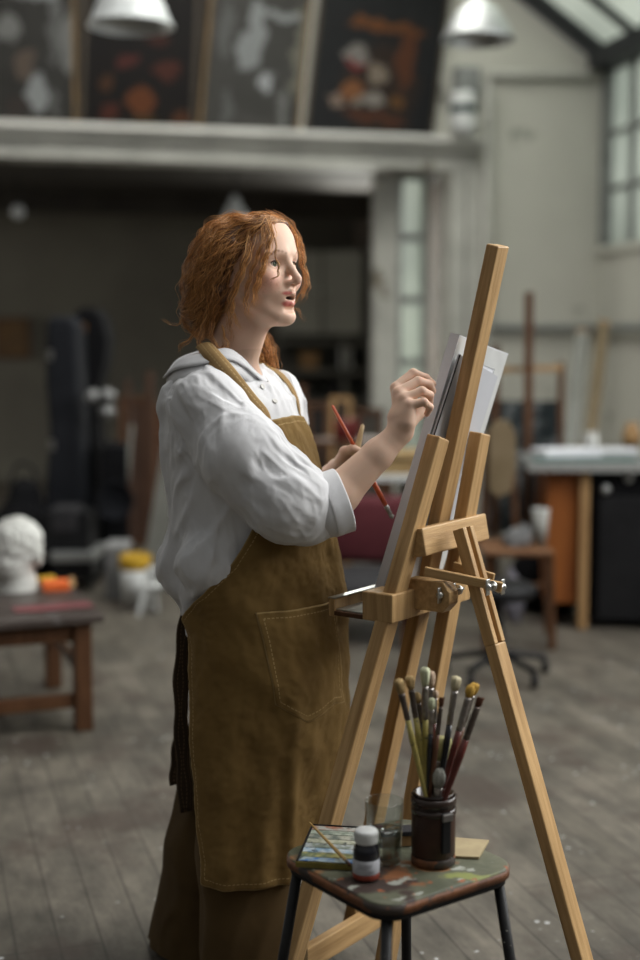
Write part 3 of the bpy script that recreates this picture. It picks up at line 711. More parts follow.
# ink bottle
ic = on(366,878); IR = .0232
ib = thing('ink_bottle', ic, 'small dark bottle with a white screw cap and pale label', 'bottle'); IT = wm(ib)
ob('bottle_body', lathe([(0,0),(IR-.002,.0),(IR,.003),(IR,.050),(IR-.002,.058),(IR*.72,.064),(IR*.70,.070),(0,.070)], 40), mat('dark_ink_glass', (.008,.008,.012), None, rough=.1, coat=.6), ib, IT, True)
cap_ = ob('cap', lathe([(0,.088),(IR*.80,.088),(IR*.86,.086),(IR*.88,.083),(IR*.88,.0665),(IR*.84,.0655),(0,.0655)][::-1], 48), M['white'], ib, IT, True)
rb = bmesh.new()
for i in range(40):
    a = 2*math.pi*i/40; box(rb, (IR*.87,-.0006,.068),(IR*.90,.0006,.083), Matrix.Rotation(a, 4, 'Z'))
ob('cap_ridges', rb, M['white'], cap_, IT)
lab = ob('label', lathe([(IR+.0002,.013),(IR+.0005,.0135),(IR+.0005,.0375),(IR+.0002,.038)], 48, False), mat('label_paper', (.46,.47,.50), (.42,.43,.46), 20, .7), ib, IT, True)
tl = bmesh.new()
def arc(bm, z, a0, a1, th, r=IR+.0009, n=10):
    for i in range(n):
        a = (a0+(a1-a0)*i/n)*D2R; b = (a0+(a1-a0)*(i+1)/n)*D2R
        bm.faces.new([bm.verts.new((r*math.cos(q), r*math.sin(q), zz)) for q, zz in ((a,z),(b,z),(b,z+th),(a,z+th))])
for z, a0, a1 in ((.031,-130,-62),(.0275,-126,-70),(.0245,-132,-90),(.0195,-80,-58),(.0175,-80,-58)): arc(tl, z, a0, a1, .0010)
ob('printed_lines', tl, mat('grey_print', (.16,.16,.18), None), lab, IT)
ob('red_strip', lathe([(IR+.0001,.0035),(IR+.0005,.0042),(IR+.0005,.0122),(IR+.0001,.0128)], 48, False), mat('red_label_strip', (.24,.05,.03), (.18,.035,.02), 30, .5), ib, IT, True)
# watercolour tin
c1 = on(289,868); c2 = on(352,870); c3 = on(311,826); c4 = on(366,829)
ux = (c2-c1); ux = Vector((ux.x,ux.y,0)).normalized(); ang = math.atan2(ux.y, ux.x)
PX = Matrix.Translation((c1.x+.012, c1.y+.004, SZ)) @ Matrix.Rotation(ang-4*D2R, 4, 'Z')
pal = bpy.data.objects.new('paint_tin', None); put(pal, None, PX); tag(pal, 'open watercolour tin smeared with blue, white and green paint', 'paint box')
PW, PD = .118, .185
ob('tin_base', B((0,0,0),(PW,PD,.007), None, .001), M['black'], pal, PX)
bmr = bmesh.new()
for lo, hi in (((0,0,.007),(PW,.003,.012)), ((0,PD-.003,.007),(PW,PD,.012)), ((0,.003,.007),(.003,PD-.003,.012)), ((PW-.003,.003,.007),(PW,PD-.003,.012))): box(bmr, lo, hi)
ob('tin_rim', bmr, M['black'], pal, PX)
cols = [((.05,.14,.32),(.30,.36,.36)),((.36,.34,.14),(.12,.15,.09)),((.45,.50,.52),(.22,.34,.44)),((.40,.43,.44),(.18,.21,.17)),((.22,.24,.17),(.38,.38,.30)),((.34,.34,.28),(.12,.14,.12)),((.14,.17,.14),(.30,.33,.27)),((.25,.10,.06),(.32,.32,.29))]
for i, (a, b) in enumerate(cols):
    y0 = .004+i*(PD-.008)/8
    ob('paint_well', B((.004,y0+.0012,.007),(PW-.004,y0+(PD-.008)/8-.0012,.0105)), mat('smeared_paint', a, b, 42, .35, .4, 60, lo=.42, hi=.56, c3=(.04,.05,.05), c3s=55, c3t=.63), pal, PX)
ob('front_edge', B((0,-.002,.001),(PW,0,.011)), mat('ochre_edge', (.22,.17,.04), (.14,.12,.03), 40, .5), pal, PX)
# thin brush lying on the tin
b0 = G(351,866,SZ+.017); b1 = P(309,822,b0.y+.145); b1 = G(309,822,SZ+.030)
brush((0,0),None,mat('thin_ochre_handle', (.36,.22,.07), (.28,.17,.05), 20, .4),b_tan,Fs,'round',.012,.018,.0028,'thin ochre brush lying across the open watercolour tin',basept=b1,hr=.0032,group='loose brushes',Y=None) if False else None
def loose(A, Bq, label, hm, bm_, fm, hr, bl_, fl, name='paint_brush', group=None):
    t = bpy.data.objects.new(name, None); L_ = (Bq-A).length; Mx = frame_M(A, Bq, Vector((.3,.9,.3)))
    put(t, None, Mx); tag(t, label, 'brush', group); h1 = L_-bl_-fl
    ob('handle', lathe([(0,0),(hr*.6,.003),(hr*.75,h1*.25),(hr*1.0,h1*.6),(hr*1.15,h1*.85),(hr,h1)], 12), hm, t, Mx, True)
    f = lathe([(hr*1.02,0),(hr*1.05,fl*.2),(hr*.95,fl)], 14); f.transform(Matrix.Translation((0,0,h1))); ob('ferrule', f, fm, t, Mx, True)
    q = lathe([(hr*.9,0),(hr*1.15,bl_*.4),(hr*.2,bl_)], 12); q.transform(Matrix.Translation((0,0,L_-bl_))); ob('bristles', q, bm_, t, Mx, True)
    return t
loose(b1, b0, 'thin ochre brush lying across the open watercolour tin', mat('thin_ochre_handle', (.36,.22,.07), (.28,.17,.05), 20, .4), b_dk, Fd, .0030, .010, .012)
# pale card behind the jar
k1 = [on(455,858), on(479,859), on(489,842), on(440,838), on(420,852)]
cc = sum(k1, Vector())/5
bmc = prism([(p.x-cc.x, p.y-cc.y) for p in k1], 0, .004)
t = ob('wood_card', bmc, mat('pale_thin_wood', (.42,.34,.20), (.34,.27,.16), 20, .6), None, Matrix.Translation(cc)); tag(t, 'thin pale wooden card lying behind the brush jar', 'card')
# small tin box between glass and jar
bx0 = on(398,846)
t = thing('pastel_box', bx0, 'small brown box seen between the glass and the jar', 'box'); q = wm(t) @ Matrix.Rotation(.12, 4, 'Z')
ob('tray', B((-.03,-.004,0),(.035,.028,.020), None, .001), M['tan_wood'], t, q); ob('lid', B((-.032,-.006,.020),(.037,.03,.029), None, .001), M['darkgrey'], t, q)
# ================= the woman =================
def yawv(deg): a = deg*D2R; return Vector((math.cos(a), -math.sin(a), 0)), Vector((-math.sin(a), -math.cos(a), 0))
TF, TR = yawv(27)           # torso: forward, and her right-hand side (towards the camera)
V = lambda p: np.array([p[0], p[1], p[2]])
Y0 = 2.80                   # her spine
def cz(py, Y=Y0): return P(300, py, Y).z
woman = thing('person', floor_at(262, Y0+.02), 'standing woman with curly red hair, white shirt and brown apron, reaching to draw', 'person')

# --- head frame
HS_ = 1.045
HY = 33
hf, hr_ = yawv(HY); pit = 5*D2R
hf3 = Vector((hf.x*math.cos(pit), hf.y*math.cos(pit), math.sin(pit))); hu = hr_.cross(hf3); hu = -hu if hu.z < 0 else hu
HC = P(253, 268.5, 2.80)
def H(f, l, z): return V(HC + (hf3*f + hr_*l + hu*z)*HS_)
HR3 = np.array([V(hf3), V(hr_), V(hu)]).T
def hl(p):   # world -> head coordinates
    return ((p-V(HC))@HR3)/HS_
S = Sdf(); k = HS_
def HE(c, r, kk=.015, op='+', rot=None):
    A = HR3 if rot is None else HR3@rot
    S.ell(H(*c), np.array(r)*k, A, kk, op)
def rotm(ax, deg):
    return np.array(Matrix.Rotation(deg*D2R, 3, ax))
HE((-.010,0,.022), (.093,.073,.084))
HE((.020,0,.010), (.066,.064,.080), .02)
HE((.028,0,-.045), (.052,.054,.066), .02)
S.cap(H(.0,.048,-.050), H(.060,.018,-.100), .018*k, .014*k, .02); S.cap(H(.0,-.048,-.050), H(.060,-.018,-.100), .018*k, .014*k, .02)
HE((.066,0,-.103), (.022,.024,.017), .015)                       # chin
HE((.064,0,-.062), (.026,.027,.030), .015)                       # muzzle
for s in (1,-1):
    HE((.057,s*.038,-.030), (.026,.025,.024), .016)               # cheek
    S.cap(H(.083,s*.012,.019), H(.066,s*.046,.017), .0080*k, .0085*k, .014)  # brow ridge
HE((.044,0,.046), (.040,.054,.046), .025)                          # forehead
for s in (1,-1):
    HE((.090,s*.031,-.001), (.015,.017,.011), .012, '-')          # eye hollow
    S.ell(H(.0655,s*.0305,-.001), np.array((.0142,.0152,.0132))*k, HR3, .004)   # lids
    HE((.080,s*.0315,-.001), (.0132,.0135,.0060), .0016, '-')     # opening between the lids
S.chain([H(.082,0,.010), H(.092,0,-.012), H(.1045,0,-.031)], [.0062*k,.0068*k,.0082*k], .008)
HE((.102,0,-.036), (.0085,.0085,.0075), .005)
for s in (1,-1):
    HE((.0895,s*.0100,-.039), (.0085,.0050,.0056), .009)
    HE((.0965,s*.0055,-.0450), (.0045,.0028,.0030), .002, '-')
# open lips
S.chain([H(.070,.0215,-.067), H(.0835,.011,-.060), H(.0890,.003,-.058), H(.0890,-.003,-.058), H(.0835,-.011,-.060), H(.070,-.0215,-.067)], [.0028*k,.0045*k,.0050*k,.0050*k,.0045*k,.0028*k], .004)
S.chain([H(.070,.0205,-.069), H(.0790,.011,-.0765), H(.0840,0,-.0790), H(.0790,-.011,-.0765), H(.070,-.0205,-.069)], [.0028*k,.0052*k,.0062*k,.0052*k,.0028*k], .004)
HE((.086,0,-.0675), (.016,.0155,.0040), .003, '-')
HE((.084,0,-.090), (.008,.016,.005), .008, '-')                   # dip under the lip
for s in (1,-1):                                                  # ears
    S.ell(H(-.008,s*.070,-.010), np.array((.017,.006,.030))*k, HR3@rotm('Y', 12), .006)
    S.ell(H(-.004,s*.077,-.008), np.array((.009,.004,.018))*k, HR3@rotm('Y', 12), .003, '-')
NB = P(232, 374, 2.80)       # root of the neck
S.chain([H(-.022,0,-.045), V(P(238,335,2.80)), V(NB)], [.050,.0455,.050], .02)
S.cap(H(.035,.012,-.085), V(P(248,362,2.775)), .014, .012, .03)   # front tendon
# --- trunk (under the clothes)
SHr = P(207, 402, 2.66); SHl = P(272, 398, 2.955)
chest = P(247, 470, 2.80); belly = P(250, 560, 2.80); pelvis = P(262, 650, 2.80)
Bax = np.array([V(TF), V(TR), [0,0,1]]).T
S.ell(V(chest), (.085,.125,.17), Bax, .05); S.ell(V(belly), (.075,.105,.16), Bax, .05); S.ell(V(pelvis), (.095,.150,.12), Bax, .05)
S.cap(V(NB)-np.array([0,0,.02]), V(SHr), .042, .040, .04); S.cap(V(NB)-np.array([0,0,.02]), V(SHl), .042, .040, .04)
# --- legs
def fl(px, Y, z): q = floor_at(px, Y); return Vector((q.x, q.y, z))
hipR = P(252,690,2.765); hipL = P(262,690,2.87)
kneeR = fl(250,2.745,.47); kneeL = fl(232,2.92,.48); ankR = fl(250,2.74,.09); ankL = fl(205,2.95,.09)
for hp, kn, an in ((hipR,kneeR,ankR),(hipL,kneeL,ankL)):
    S.chain([V(hp), V(kn)], [.072,.050], .03); S.cap(V(kn), V(kn.lerp(an,.3)+Vector((-.008,0,0))), .048, .047, .02); S.chain([V(kn.lerp(an,.3)), V(an)], [.048,.034], .02)
    S.cap(V(an)-np.array([.02,0,.04]), V(an+TF*.13)-np.array([0,0,.06]), .033, .026, .02)
# --- right arm and drawing hand
EL = P(309, 524, 2.61); WR = P(401, 431, 2.635)
S.chain([V(SHr), V(EL)], [.047,.041], .02)
mid = EL.lerp(WR, .33)
S.chain([V(EL), V(mid), V(EL.lerp(WR,.75)), V(WR)], [.040,.0405,.030,.0235], .012)
def hp(px, py, Y): return V(P(px, py, Y))
mc = [hp(396,388,2.672), hp(399,393,2.652), hp(404,399,2.634), hp(410,405,2.620)]   # knuckles: index .. little
S.chain([V(WR), hp(400,418,2.640)], [.0235,.0255], .012)
S.cap(hp(403,420,2.655), mc[0], .017, .0118, .014); S.cap(hp(403,420,2.640), mc[1], .017, .0118, .014)
S.cap(hp(405,421,2.628), mc[2], .016, .0112, .014); S.cap(hp(407,422,2.620), mc[3], .015, .0105, .014)
S.cap(hp(407,416,2.648), hp(405,400,2.650), .016, .014, .015)
fing = [
 [mc[0], hp(413,373,2.690), hp(426,378,2.700), hp(433,384,2.705)],
 [mc[1], hp(418,381,2.668), hp(429,384,2.684), hp(433,391,2.690)],
 [mc[2], hp(422,391,2.640), hp(430,395,2.660), hp(430,403,2.668)],
 [mc[3], hp(424,402,2.618), hp(430,407,2.636), hp(427,414,2.642)]]
frad = [(.0118,.0092,.0082,.0068),(.0118,.0094,.0084,.0070),(.0112,.0090,.0080,.0067),(.0102,.0080,.0071,.0060)]
for f_, r_ in zip(fing, frad):
    for i in range(3): S.cap(f_[i], f_[i+1], r_[i], r_[i+1], .0035)
S.chain([hp(408,424,2.664), hp(418,414,2.690), hp(424,402,2.706), hp(430,393,2.712)], [.0150,.0120,.0100,.0078], .007)  # thumb
# --- left arm and hand holding the brushes
ELl = P(292, 520, 3.02); WRl = P(331, 474, 2.925)
S.chain([V(SHl), V(ELl)], [.045,.040], .02); S.chain([V(ELl), V(WRl)], [.038,.0235], .012)
lm = [hp(346,455,2.88), hp(350,461,2.885), hp(354,468,2.89), hp(356,475,2.895)]
for i, m_ in enumerate(lm): S.cap(hp(337,468,2.91), m_, .016, .0112, .012)
for i, m_ in enumerate(lm):
    px, py = 346+i*3.2, 455+i*6.5
    a_ = [m_, hp(px+11,py-2,2.868), hp(px+15,py+5,2.848), hp(px+9,py+8,2.842)]
    for j in range(3): S.cap(a_[j], a_[j+1], (.0108,.0095,.0086)[j], (.0095,.0086,.0072)[j], .0035)
S.chain([hp(338,466,2.898), hp(345,452,2.868), hp(353,449,2.852), hp(361,452,2.842)], [.0150,.0120,.0102,.0082], .006)
bodyf = S

def skin_cols(V_):
    q = hl(V_); c = np.tile(np.array([.62,.415,.305]), (len(V_),1))
    def blob(f0, l0, z0, rf, rl, rz, col, a, hard=.5):
        d = np.sqrt(((q[:,0]-f0)/rf)**2+((np.abs(q[:,1])-l0)/rl)**2+((q[:,2]-z0)/rz)**2)
        w = a*np.clip((1-d)/(1-hard), 0, 1)[:,None]; c[:] = c*(1-w)+np.array(col)*w
    face = (np.abs(q[:,2]) < .16) & (np.abs(q[:,0]) < .16) & (np.abs(q[:,1]) < .1)
    c[face] = np.array([.70,.47,.35])
    blob(.065,.044,-.035,.04,.028,.026,(.66,.25,.19),.65,.1)
    blob(.103,.0,-.036,.014,.014,.014,(.60,.29,.22),.5,.2)
    blob(.083,.010,-.0585,.014,.016,.0055,(.50,.12,.10),.95,.6); blob(.083,.010,-.0785,.014,.016,.0075,(.55,.15,.125),.95,.6)
    blob(.070,.0205,-.068,.010,.006,.004,(.40,.13,.10),.7,.4)
    blob(.078,.0,-.0675,.016,.0165,.0050,(.06,.012,.010),1,.6)
    for l_, z_ in ((.016,.0185),(.024,.0215),(.032,.0225),(.040,.0205),(.046,.0170)): blob(.078,l_,z_,.022,.0058,.0034,(.16,.065,.028),1,.35)
    blob(.072,.0305,.0075,.02,.016,.0040,(.30,.14,.10),.55,.2); blob(.075,.0305,-.009,.02,.015,.005,(.48,.25,.19),.5,.2)
    n = vnoise(V_, 420, 5)
    fk = face & (n > .42) & (q[:,2] < .01) & (q[:,2] > -.06); c[fk] = c[fk]*.88
    # knuckles and finger ends are pinker
    for f_ in fing:
        for kk in (0,1,2,3):
            d = np.linalg.norm(V_-f_[kk], axis=1); w = (.25*np.clip(1-d/.016, 0, 1))[:,None]; c[:] = c*(1-w)+np.array([.60,.27,.20])*w
    return c
def skin_mat():
    m = bpy.data.materials.new('skin'); m.use_nodes = True; N = m.node_tree.nodes; L = m.node_tree.links; b = N['Principled BSDF']
    a = N.new('ShaderNodeAttribute'); a.attribute_name = 'Col'; L.new(a.outputs['Color'], b.inputs['Base Color'])
    b.inputs['Roughness'].default_value = .56; b.inputs['Subsurface Weight'].default_value = .15; b.inputs['Subsurface Radius'].default_value = (1,.35,.2); b.inputs['Subsurface Scale'].default_value = .005
    b.inputs['Specular IOR Level'].default_value = .4
    n = N.new('ShaderNodeTexNoise'); n.inputs['Scale'].default_value = 350; bp = N.new('ShaderNodeBump'); bp.inputs['Strength'].default_value = .08; bp.inputs['Distance'].default_value = .002
    L.new(n.outputs['Fac'], bp.inputs['Height']); L.new(bp.outputs[0], b.inputs['Normal']); return m
M['skin'] = skin_mat()
Vb, Qb = nets(bodyf, (-.45,2.40,-.02), (.30,3.20,1.72), .0022)
body = mesh_np('body', Vb, Qb, M['skin'], woman, skin_cols(Vb))
# eyes
def eye(l_):
    c = H(.0640, l_, -.001); gaze = hf3+hr_*.10+hu*.02; Mx = frame_M(Vector(c), Vector(c)+gaze, Vector((0,0,1)))
    r = .0125*k; pr_ = [(0,-r)]+[(r*math.sin(a*D2R), -r*math.cos(a*D2R)) for a in range(10,181,5)]
    pr_[-1] = (0, r)
    o = ob('eye', lathe(pr_, 32, False), mat('eye_white', (.62,.58,.55), None, rough=.15, coat=.6), woman, Mx, True)
    ob('iris', lathe([(0,r*1.012),(r*.20,r*1.0),(r*.45,r*.915),(r*.47,r*.88)], 24, False), mat('iris_green', (.12,.15,.09), (.06,.07,.04), 300, .15, coat=.8), o, Mx, True)
    ob('pupil', lathe([(0,r*1.022),(r*.19,r*1.006),(r*.20,r*.98)], 20, False), mat('pupil_black', (.005,.005,.005), None, rough=.1), o, Mx, True)
    return o

def lash(l_):
    o = []
    for i in range(13):
        a = math.pi*i/12; o.append(Vector(H(.0778-.0035*math.cos(a)**2+.0005, l_+.0012+.0122*math.cos(a)*(1 if l_ > 0 else -1), -.001+.0056*math.sin(a))))
    return ob('eyelashes', tube_path(o, [.0005+.0012*math.sin(math.pi*i/12)**.6 for i in range(13)], 6), mat('lash_brown', (.05,.022,.012), None), woman, None, True)
eye(.0305); eye(-.0305); lash(.0305); lash(-.0305)

# ---------- clothes ----------
def rowf(rows):
    rows = np.array(rows, float)
    def f(py): return [np.interp(py, rows[:,0], rows[:,i]) for i in range(1, rows.shape[1])]
    return f
def ab_from(w, a): return np.sqrt(np.maximum(w*w-(.454*a)**2, 1e-4))/.891
PXM = .00210
def z2py(z): # row of the picture of a height at her spine
    d = Y0*cp-(z-CZ)*sp; u = Y0*sp+(z-CZ)*cp; return 480-FPX*u/d
def x_at(px, py): return P(px, py, Y0).x if np.isscalar(px) else None
tr = rowf([(372,222,30,.10),(385,225,52,.14),(400,230,60,.165),(430,234,69,.178),(470,242,75,.182),(520,249,78,.182),(560,253,79,.182),(585,256,78,.180),(605,260,74,.172),(640,266,76,.180)])
def torso(p):
    py = z2py(p[:,2]); cx, w, a = tr(py); sc_ = (Y0*cp-(p[:,2]-CZ)*sp)/FPX
    w = w*sc_; b = ab_from(w, a); x0 = (cx-320)*sc_
    dx = p[:,0]-x0; dy = p[:,1]-Y0
    f = dx*TF.x+dy*TF.y; r = dx*TR.x+dy*TR.y
    q = np.sqrt((f/b)**2+(r/a)**2)+1e-6
    d = (q-1)*np.minimum(a, b)
    return np.maximum(d, np.maximum(z605-p[:,2], p[:,2]-z372)*.8)
z605 = P(300,606,Y0).z; z372 = P(300,374,Y0).z
SH = Sdf()
SH.fn(torso, V(P(245,490,Y0)), .36, .02)
yb_ = P(196,398,2.80)
SH.ell(V(P(203,402,2.80)), (.048,.120,.052), Bax, .03)
SH.cap(V(P(228,392,2.80)), V(SHr), .050, .060, .03); SH.cap(V(P(236,392,2.80)), V(SHl), .050, .055, .03)
slv = [V(SHr)+np.array([.002,0,-.006]), hp(240,452,2.605), hp(283,497,2.590), hp(322,508,2.605)]
SH.chain(slv[:3], [.066,.076,.074], .025)
SH.cap(slv[2], slv[3], .074, .061, .02)
SH.cap(hp(296,516,2.60), hp(306,520,2.60), .062, .056, .02)
slvL = [V(SHl), hp(282,455,3.02), V(ELl), hp(315,500,2.97)]
SH.chain(slvL, [.062,.066,.062,.052], .025)
SH.ell(hp(206,563,2.655), (.060,.045,.055), Bax, .03)        # loose cloth bulging over the apron edge
SH.ell(hp(186,560,2.80), (.045,.09,.065), Bax, .03)
SH.chain([hp(196,590,2.70), hp(192,615,2.71), hp(190,634,2.715)], [.026,.014,.009], .01)
SH.cap(hp(324,507,2.61), hp(380,452,2.64), .048, .048, .004, '-')
SH.cap(hp(318,496,2.965), hp(340,470,2.92), .040, .040, .004, '-')
# neck opening
SH.cap(V(P(238,385,2.80)), V(P(238,330,2.80)), .058, .085, .006, '-')
adir = slv[2]-slv[0]; adir /= np.linalg.norm(adir)
def ridge(n, s_=1.6): return np.exp(-(n*s_*1.5)**2)
def aniso(p, d, fl_, fs, seed):      # long streaks running along d
    d = np.array(d)/np.linalg.norm(d); al = p@d; q = p-al[:,None]*d
    return q*fs+np.outer(al*fl_, d)+seed*1.7
X245 = P(245,460,Y0).x
def folds(p):
    wn = np.stack([vnoise(p, 9, 1), vnoise(p, 9, 2), vnoise(p, 9, 3)], 1)*.014
    q = p+wn
    t1 = np.clip(((p-slv[0])@adir)/np.linalg.norm(slv[2]-slv[0]), 0, 1.4)
    on_arm = np.clip(1-(np.linalg.norm(p-(slv[0]+np.outer(np.clip(t1,0,1)*np.linalg.norm(slv[2]-slv[0]), adir)), axis=1)-.075)/.03, 0, 1)*(p[:,1] < 2.72)
    # sleeve: long pulls from the shoulder, then crossing folds above the elbow
    nv = lambda d_, f1, f2, sd: vnoise(aniso(q, d_, f1, f2, sd), 1, sd)
    a1 = ridge(nv(adir+np.array([.0,.0,-.15]), 5, 22, 11), 2.2)*.010*np.clip(1.3-t1, .3, 1)+ridge(nv(adir+np.array([.25,.0,.1]), 9, 44, 21), 2)*.0030
    a2 = (ridge(nv([.80,.15,-.35], 7, 27, 12), 2.2)*.010+ridge(nv([.7,.1,-.75], 12, 50, 22), 2)*.0024)*np.clip((t1-.40)*2.4, 0, 1)
    tor = ridge(nv([.10,.0,-1], 3.0, 19, 13), 2.2)*.011+ridge(nv([-.15,.0,-1], 8, 42, 23), 2)*.0018
    dg = ridge(nv([-.55,.2,-.8], 4.5, 22, 14), 2.2)*.009
    fine = vnoise(aniso(q, [.5,.1,-.8], 22, 75, 2), 1, 15)*.0010+ridge(vnoise(aniso(q, [.2,.3,-.9], 16, 66, 6), 1, 17))*.0012+vnoise(p, 38, 16)*.0008
    fwd = (p[:,0]-X245)*TF.x+(p[:,1]-Y0)*TF.y
    keep = np.clip((.105-fwd)/.04, .0, 1)
    return np.maximum(keep, np.clip(on_arm*3, 0, 1))*(on_arm*(a1+a2)+(1-on_arm)*(tor*.7+dg*.6)+fine)-.004
# seam where the sleeve is set in
sc_n = np.array(V(P(200,392,2.62)))
SH.disp = folds
def shirt_mat():
    m = mat('white_linen', (.70,.70,.71), (.64,.64,.655), 6, .85, .25, 900, sheen=.2)
    return m
M['linen'] = shirt_mat()
Vs, Qs = nets(SH, (-.44,2.44,.72), (.10,3.14,1.45), .0026)
shirt = mesh_np('shirt', Vs, Qs, M['linen'], woman)
# rolled cuffs
def cuff(c0, c1, r0, r1, seed, nm):
    c0 = np.array(c0); c1 = np.array(c1); ax = c1-c0; L_ = np.linalg.norm(ax); ax = ax/L_
    def f(p):
        q = p-c0; t = q@ax; rad = q-np.outer(t, ax); r = np.linalg.norm(rad, axis=1)
        tt = np.clip(t/L_, 0, 1); rr_ = r0+(r1-r0)*tt+.006*np.sin(tt*3.14)+vnoise(aniso(p, [.9,0,.3], 6, 16, seed), 1, seed)*.009+vnoise(aniso(p, [.3,.0,1.], 12, 34, seed), 1, seed+1)*.0035
        jit = vnoise(p, 14, seed+2)*.004
        return np.maximum(np.abs(r-rr_)-.0034, np.maximum(-t+jit, t-L_+jit))*.9
    s = Sdf(); s.fn(f, (c0+c1)/2, .12, 0)
    def f2(p):
        q = p-c0; t = q@ax; rad = q-np.outer(t, ax); r = np.linalg.norm(rad, axis=1); tt = np.clip(t/L_, 0, 1)
        rr_ = r0+.0075+(r1-r0)*tt+vnoise(aniso(p, [.9,0,.3], 6, 16, seed), 1, seed)*.0085
        return np.maximum(np.abs(r-rr_)-.003, np.maximum(-t+L_*.42, t-L_*1.01))*.9
    s.fn(f2, (c0+c1)/2, .12, .003)
    Vc, Qc = nets(s, np.minimum(c0,c1)-.09, np.maximum(c0,c1)+.09, .0022)
    return mesh_np('rolled_cuff', Vc, Qc, M['linen'], woman)
cuff(hp(314,512,2.603), hp(344,501,2.615), .057, .058, 4, 'r')
cuff(hp(308,506,2.985), hp(320,492,2.955), .046, .044, 8, 'l')
# band collar
def ribbon(name, top, bot, material, parent, n=60, thick=.0025, closed=True, sub=3):
    top = [Vector(p) for p in top]; bot = [Vector(p) for p in bot]
    if closed: top = top+top[:2]; bot = bot+bot[:2]
    a = spline(top, n); b = spline(bot, n); bm = bmesh.new(); rows_ = []
    if closed:
        m_ = len(top)-1; a = a[:int(n*(m_-1)/m_)+1]; b = b[:len(a)]
    for p, q in zip(a, b): rows_.append([bm.verts.new(p.lerp(q, k_/sub)) for k_ in range(sub+1)])
    rng_ = range(len(rows_)) if closed else range(len(rows_)-1)
    for i in rng_:
        r0, r1 = rows_[i], rows_[(i+1)%len(rows_)]
        for k_ in range(sub): bm.faces.new((r0[k_], r1[k_], r1[k_+1], r0[k_+1]))
    o = ob(name, bm, material, parent, None, True)
    md = o.modifiers.new('t', 'SOLIDIFY'); md.thickness = thick; md.offset = 0
    return o
ct = [P(169,371,2.80),P(181,359,2.715),P(203,354,2.690),P(226,349,2.705),P(241,357,2.725),P(258,374,2.765),P(262,374,2.825),P(250,356,2.880),P(212,350,2.905),P(181,358,2.87)]
cb_ = [P(166,388,2.80),P(176,384,2.685),P(203,378,2.640),P(228,374,2.665),P(243,378,2.700),P(256,388,2.750),P(262,388,2.840),P(250,376,2.920),P(212,376,2.930),P(178,382,2.90)]
ribbon('collar', ct, cb_, M['linen'], woman, 80, .004)
co = ribbon('collar_fold', [p+Vector((0,0,.001)) for p in ct], [p.lerp(q, .42)+((p-P(222,370,2.80))*Vector((1,1,0))).normalized()*.010 for p, q in zip(ct, cb_)], M['linen'], woman, 80, .003)

# apron
ar = rowf([(415,231,66,.172),(430,231,74,.182),(470,239,80,.186),(520,246,83,.186),(560,251,86,.187),(590,255,87,.190),(620,262,81,.190),(660,265,81,.192),(700,266,80,.190),(740,265,77,.190),(780,264,73,.188),(820,263,69,.190),(856,262,65,.192)])
def apron_pt(th, py, off=0.0):
    cx, w, a = ar(py); z = P(300, py, Y0).z; s_ = (Y0*cp-(z-CZ)*sp)/FPX
    w = w*s_; b = ab_from(w, a); x0 = (cx-320)*s_; t = th*D2R
    low = max(0, min(1, (py-600)/200))
    n_ = .0035*low*math.sin(t*7+1.1+py*.002)+.0028*low*math.sin(t*13+2)+.0030*math.sin(t*3.1+py*.028)+.0018*math.sin(py*.11+t*5)*(1-low)
    n_ += .012*low*math.exp(-((th-(40-.06*(py-700)))/5)**2)+.007*low*math.exp(-((th-(-18))/6)**2)
    wv = np.array([[math.cos(t)*2, math.sin(t)*2, py*.012]]); n_ += float(vnoise(wv, 2.4, 31)[0])*.006+float(vnoise(wv, 6, 32)[0])*.0020+float(vnoise(wv*np.array([[1,1,2.2]]), 13, 33)[0])*.0012
    dx, dy = TF.x*math.cos(t)*b+TR.x*math.sin(t)*a, TF.y*math.cos(t)*b+TR.y*math.sin(t)*a
    nn = Vector((TF.x*math.cos(t)/b+TR.x*math.sin(t)/a, TF.y*math.cos(t)/b+TR.y*math.sin(t)/a, 0)).normalized()
    return Vector((x0+dx, Y0+dy, z))+nn*(n_+off)
ne = rowf([(419,30),(460,36),(500,46),(530,60),(553,72),(581,92),(592,104),(610,120),(700,117),(780,112),(856,106)])
def cloth_mat(name, c1, c2, stitch=(.42,.30,.14)):
    m = mat(name, c1, c2, 7, .9, .35, 1100, spec=.25); N = m.node_tree.nodes; L = m.node_tree.links; b = N['Principled BSDF']
    prev = b.inputs['Base Color'].links[0].from_socket
    a = N.new('ShaderNodeAttribute'); a.attribute_name = 'edge'; s = N.new('ShaderNodeSeparateXYZ'); L.new(a.outputs['Vector'], s.inputs[0])
    def M_(op, x, y=None):
        n = N.new('ShaderNodeMath'); n.operation = op
        for i, v in enumerate((x, y)):
            if v is None: continue
            if isinstance(v, (int, float)): n.inputs[i].default_value = v
            else: L.new(v, n.inputs[i])
        return n.outputs[0]
    d1 = M_('ABSOLUTE', M_('SUBTRACT', s.outputs[0], .014)); ln = M_('LESS_THAN', d1, .0013)
    dash = M_('GREATER_THAN', M_('FRACT', M_('MULTIPLY', s.outputs[1], 110)), .35)
    f = M_('MULTIPLY', M_('MULTIPLY', ln, dash), .8)
    x = N.new('ShaderNodeMix'); x.data_type = 'RGBA'; L.new(f, x.inputs['Factor']); L.new(prev, x.inputs['A']); x.inputs['B'].default_value = (*stitch,1)
    # worn lighter line on the very edge
    ed = M_('MULTIPLY', M_('LESS_THAN', s.outputs[0], .003), .55)
    x2 = N.new('ShaderNodeMix'); x2.data_type = 'RGBA'; L.new(ed, x2.inputs['Factor']); L.new(x.outputs['Result'], x2.inputs['A']); x2.inputs['B'].default_value = (*stitch,1)
    L.new(x2.outputs['Result'], b.inputs['Base Color']); return m
M['apron'] = cloth_mat('brown_canvas', (.235,.145,.048), (.175,.105,.034))
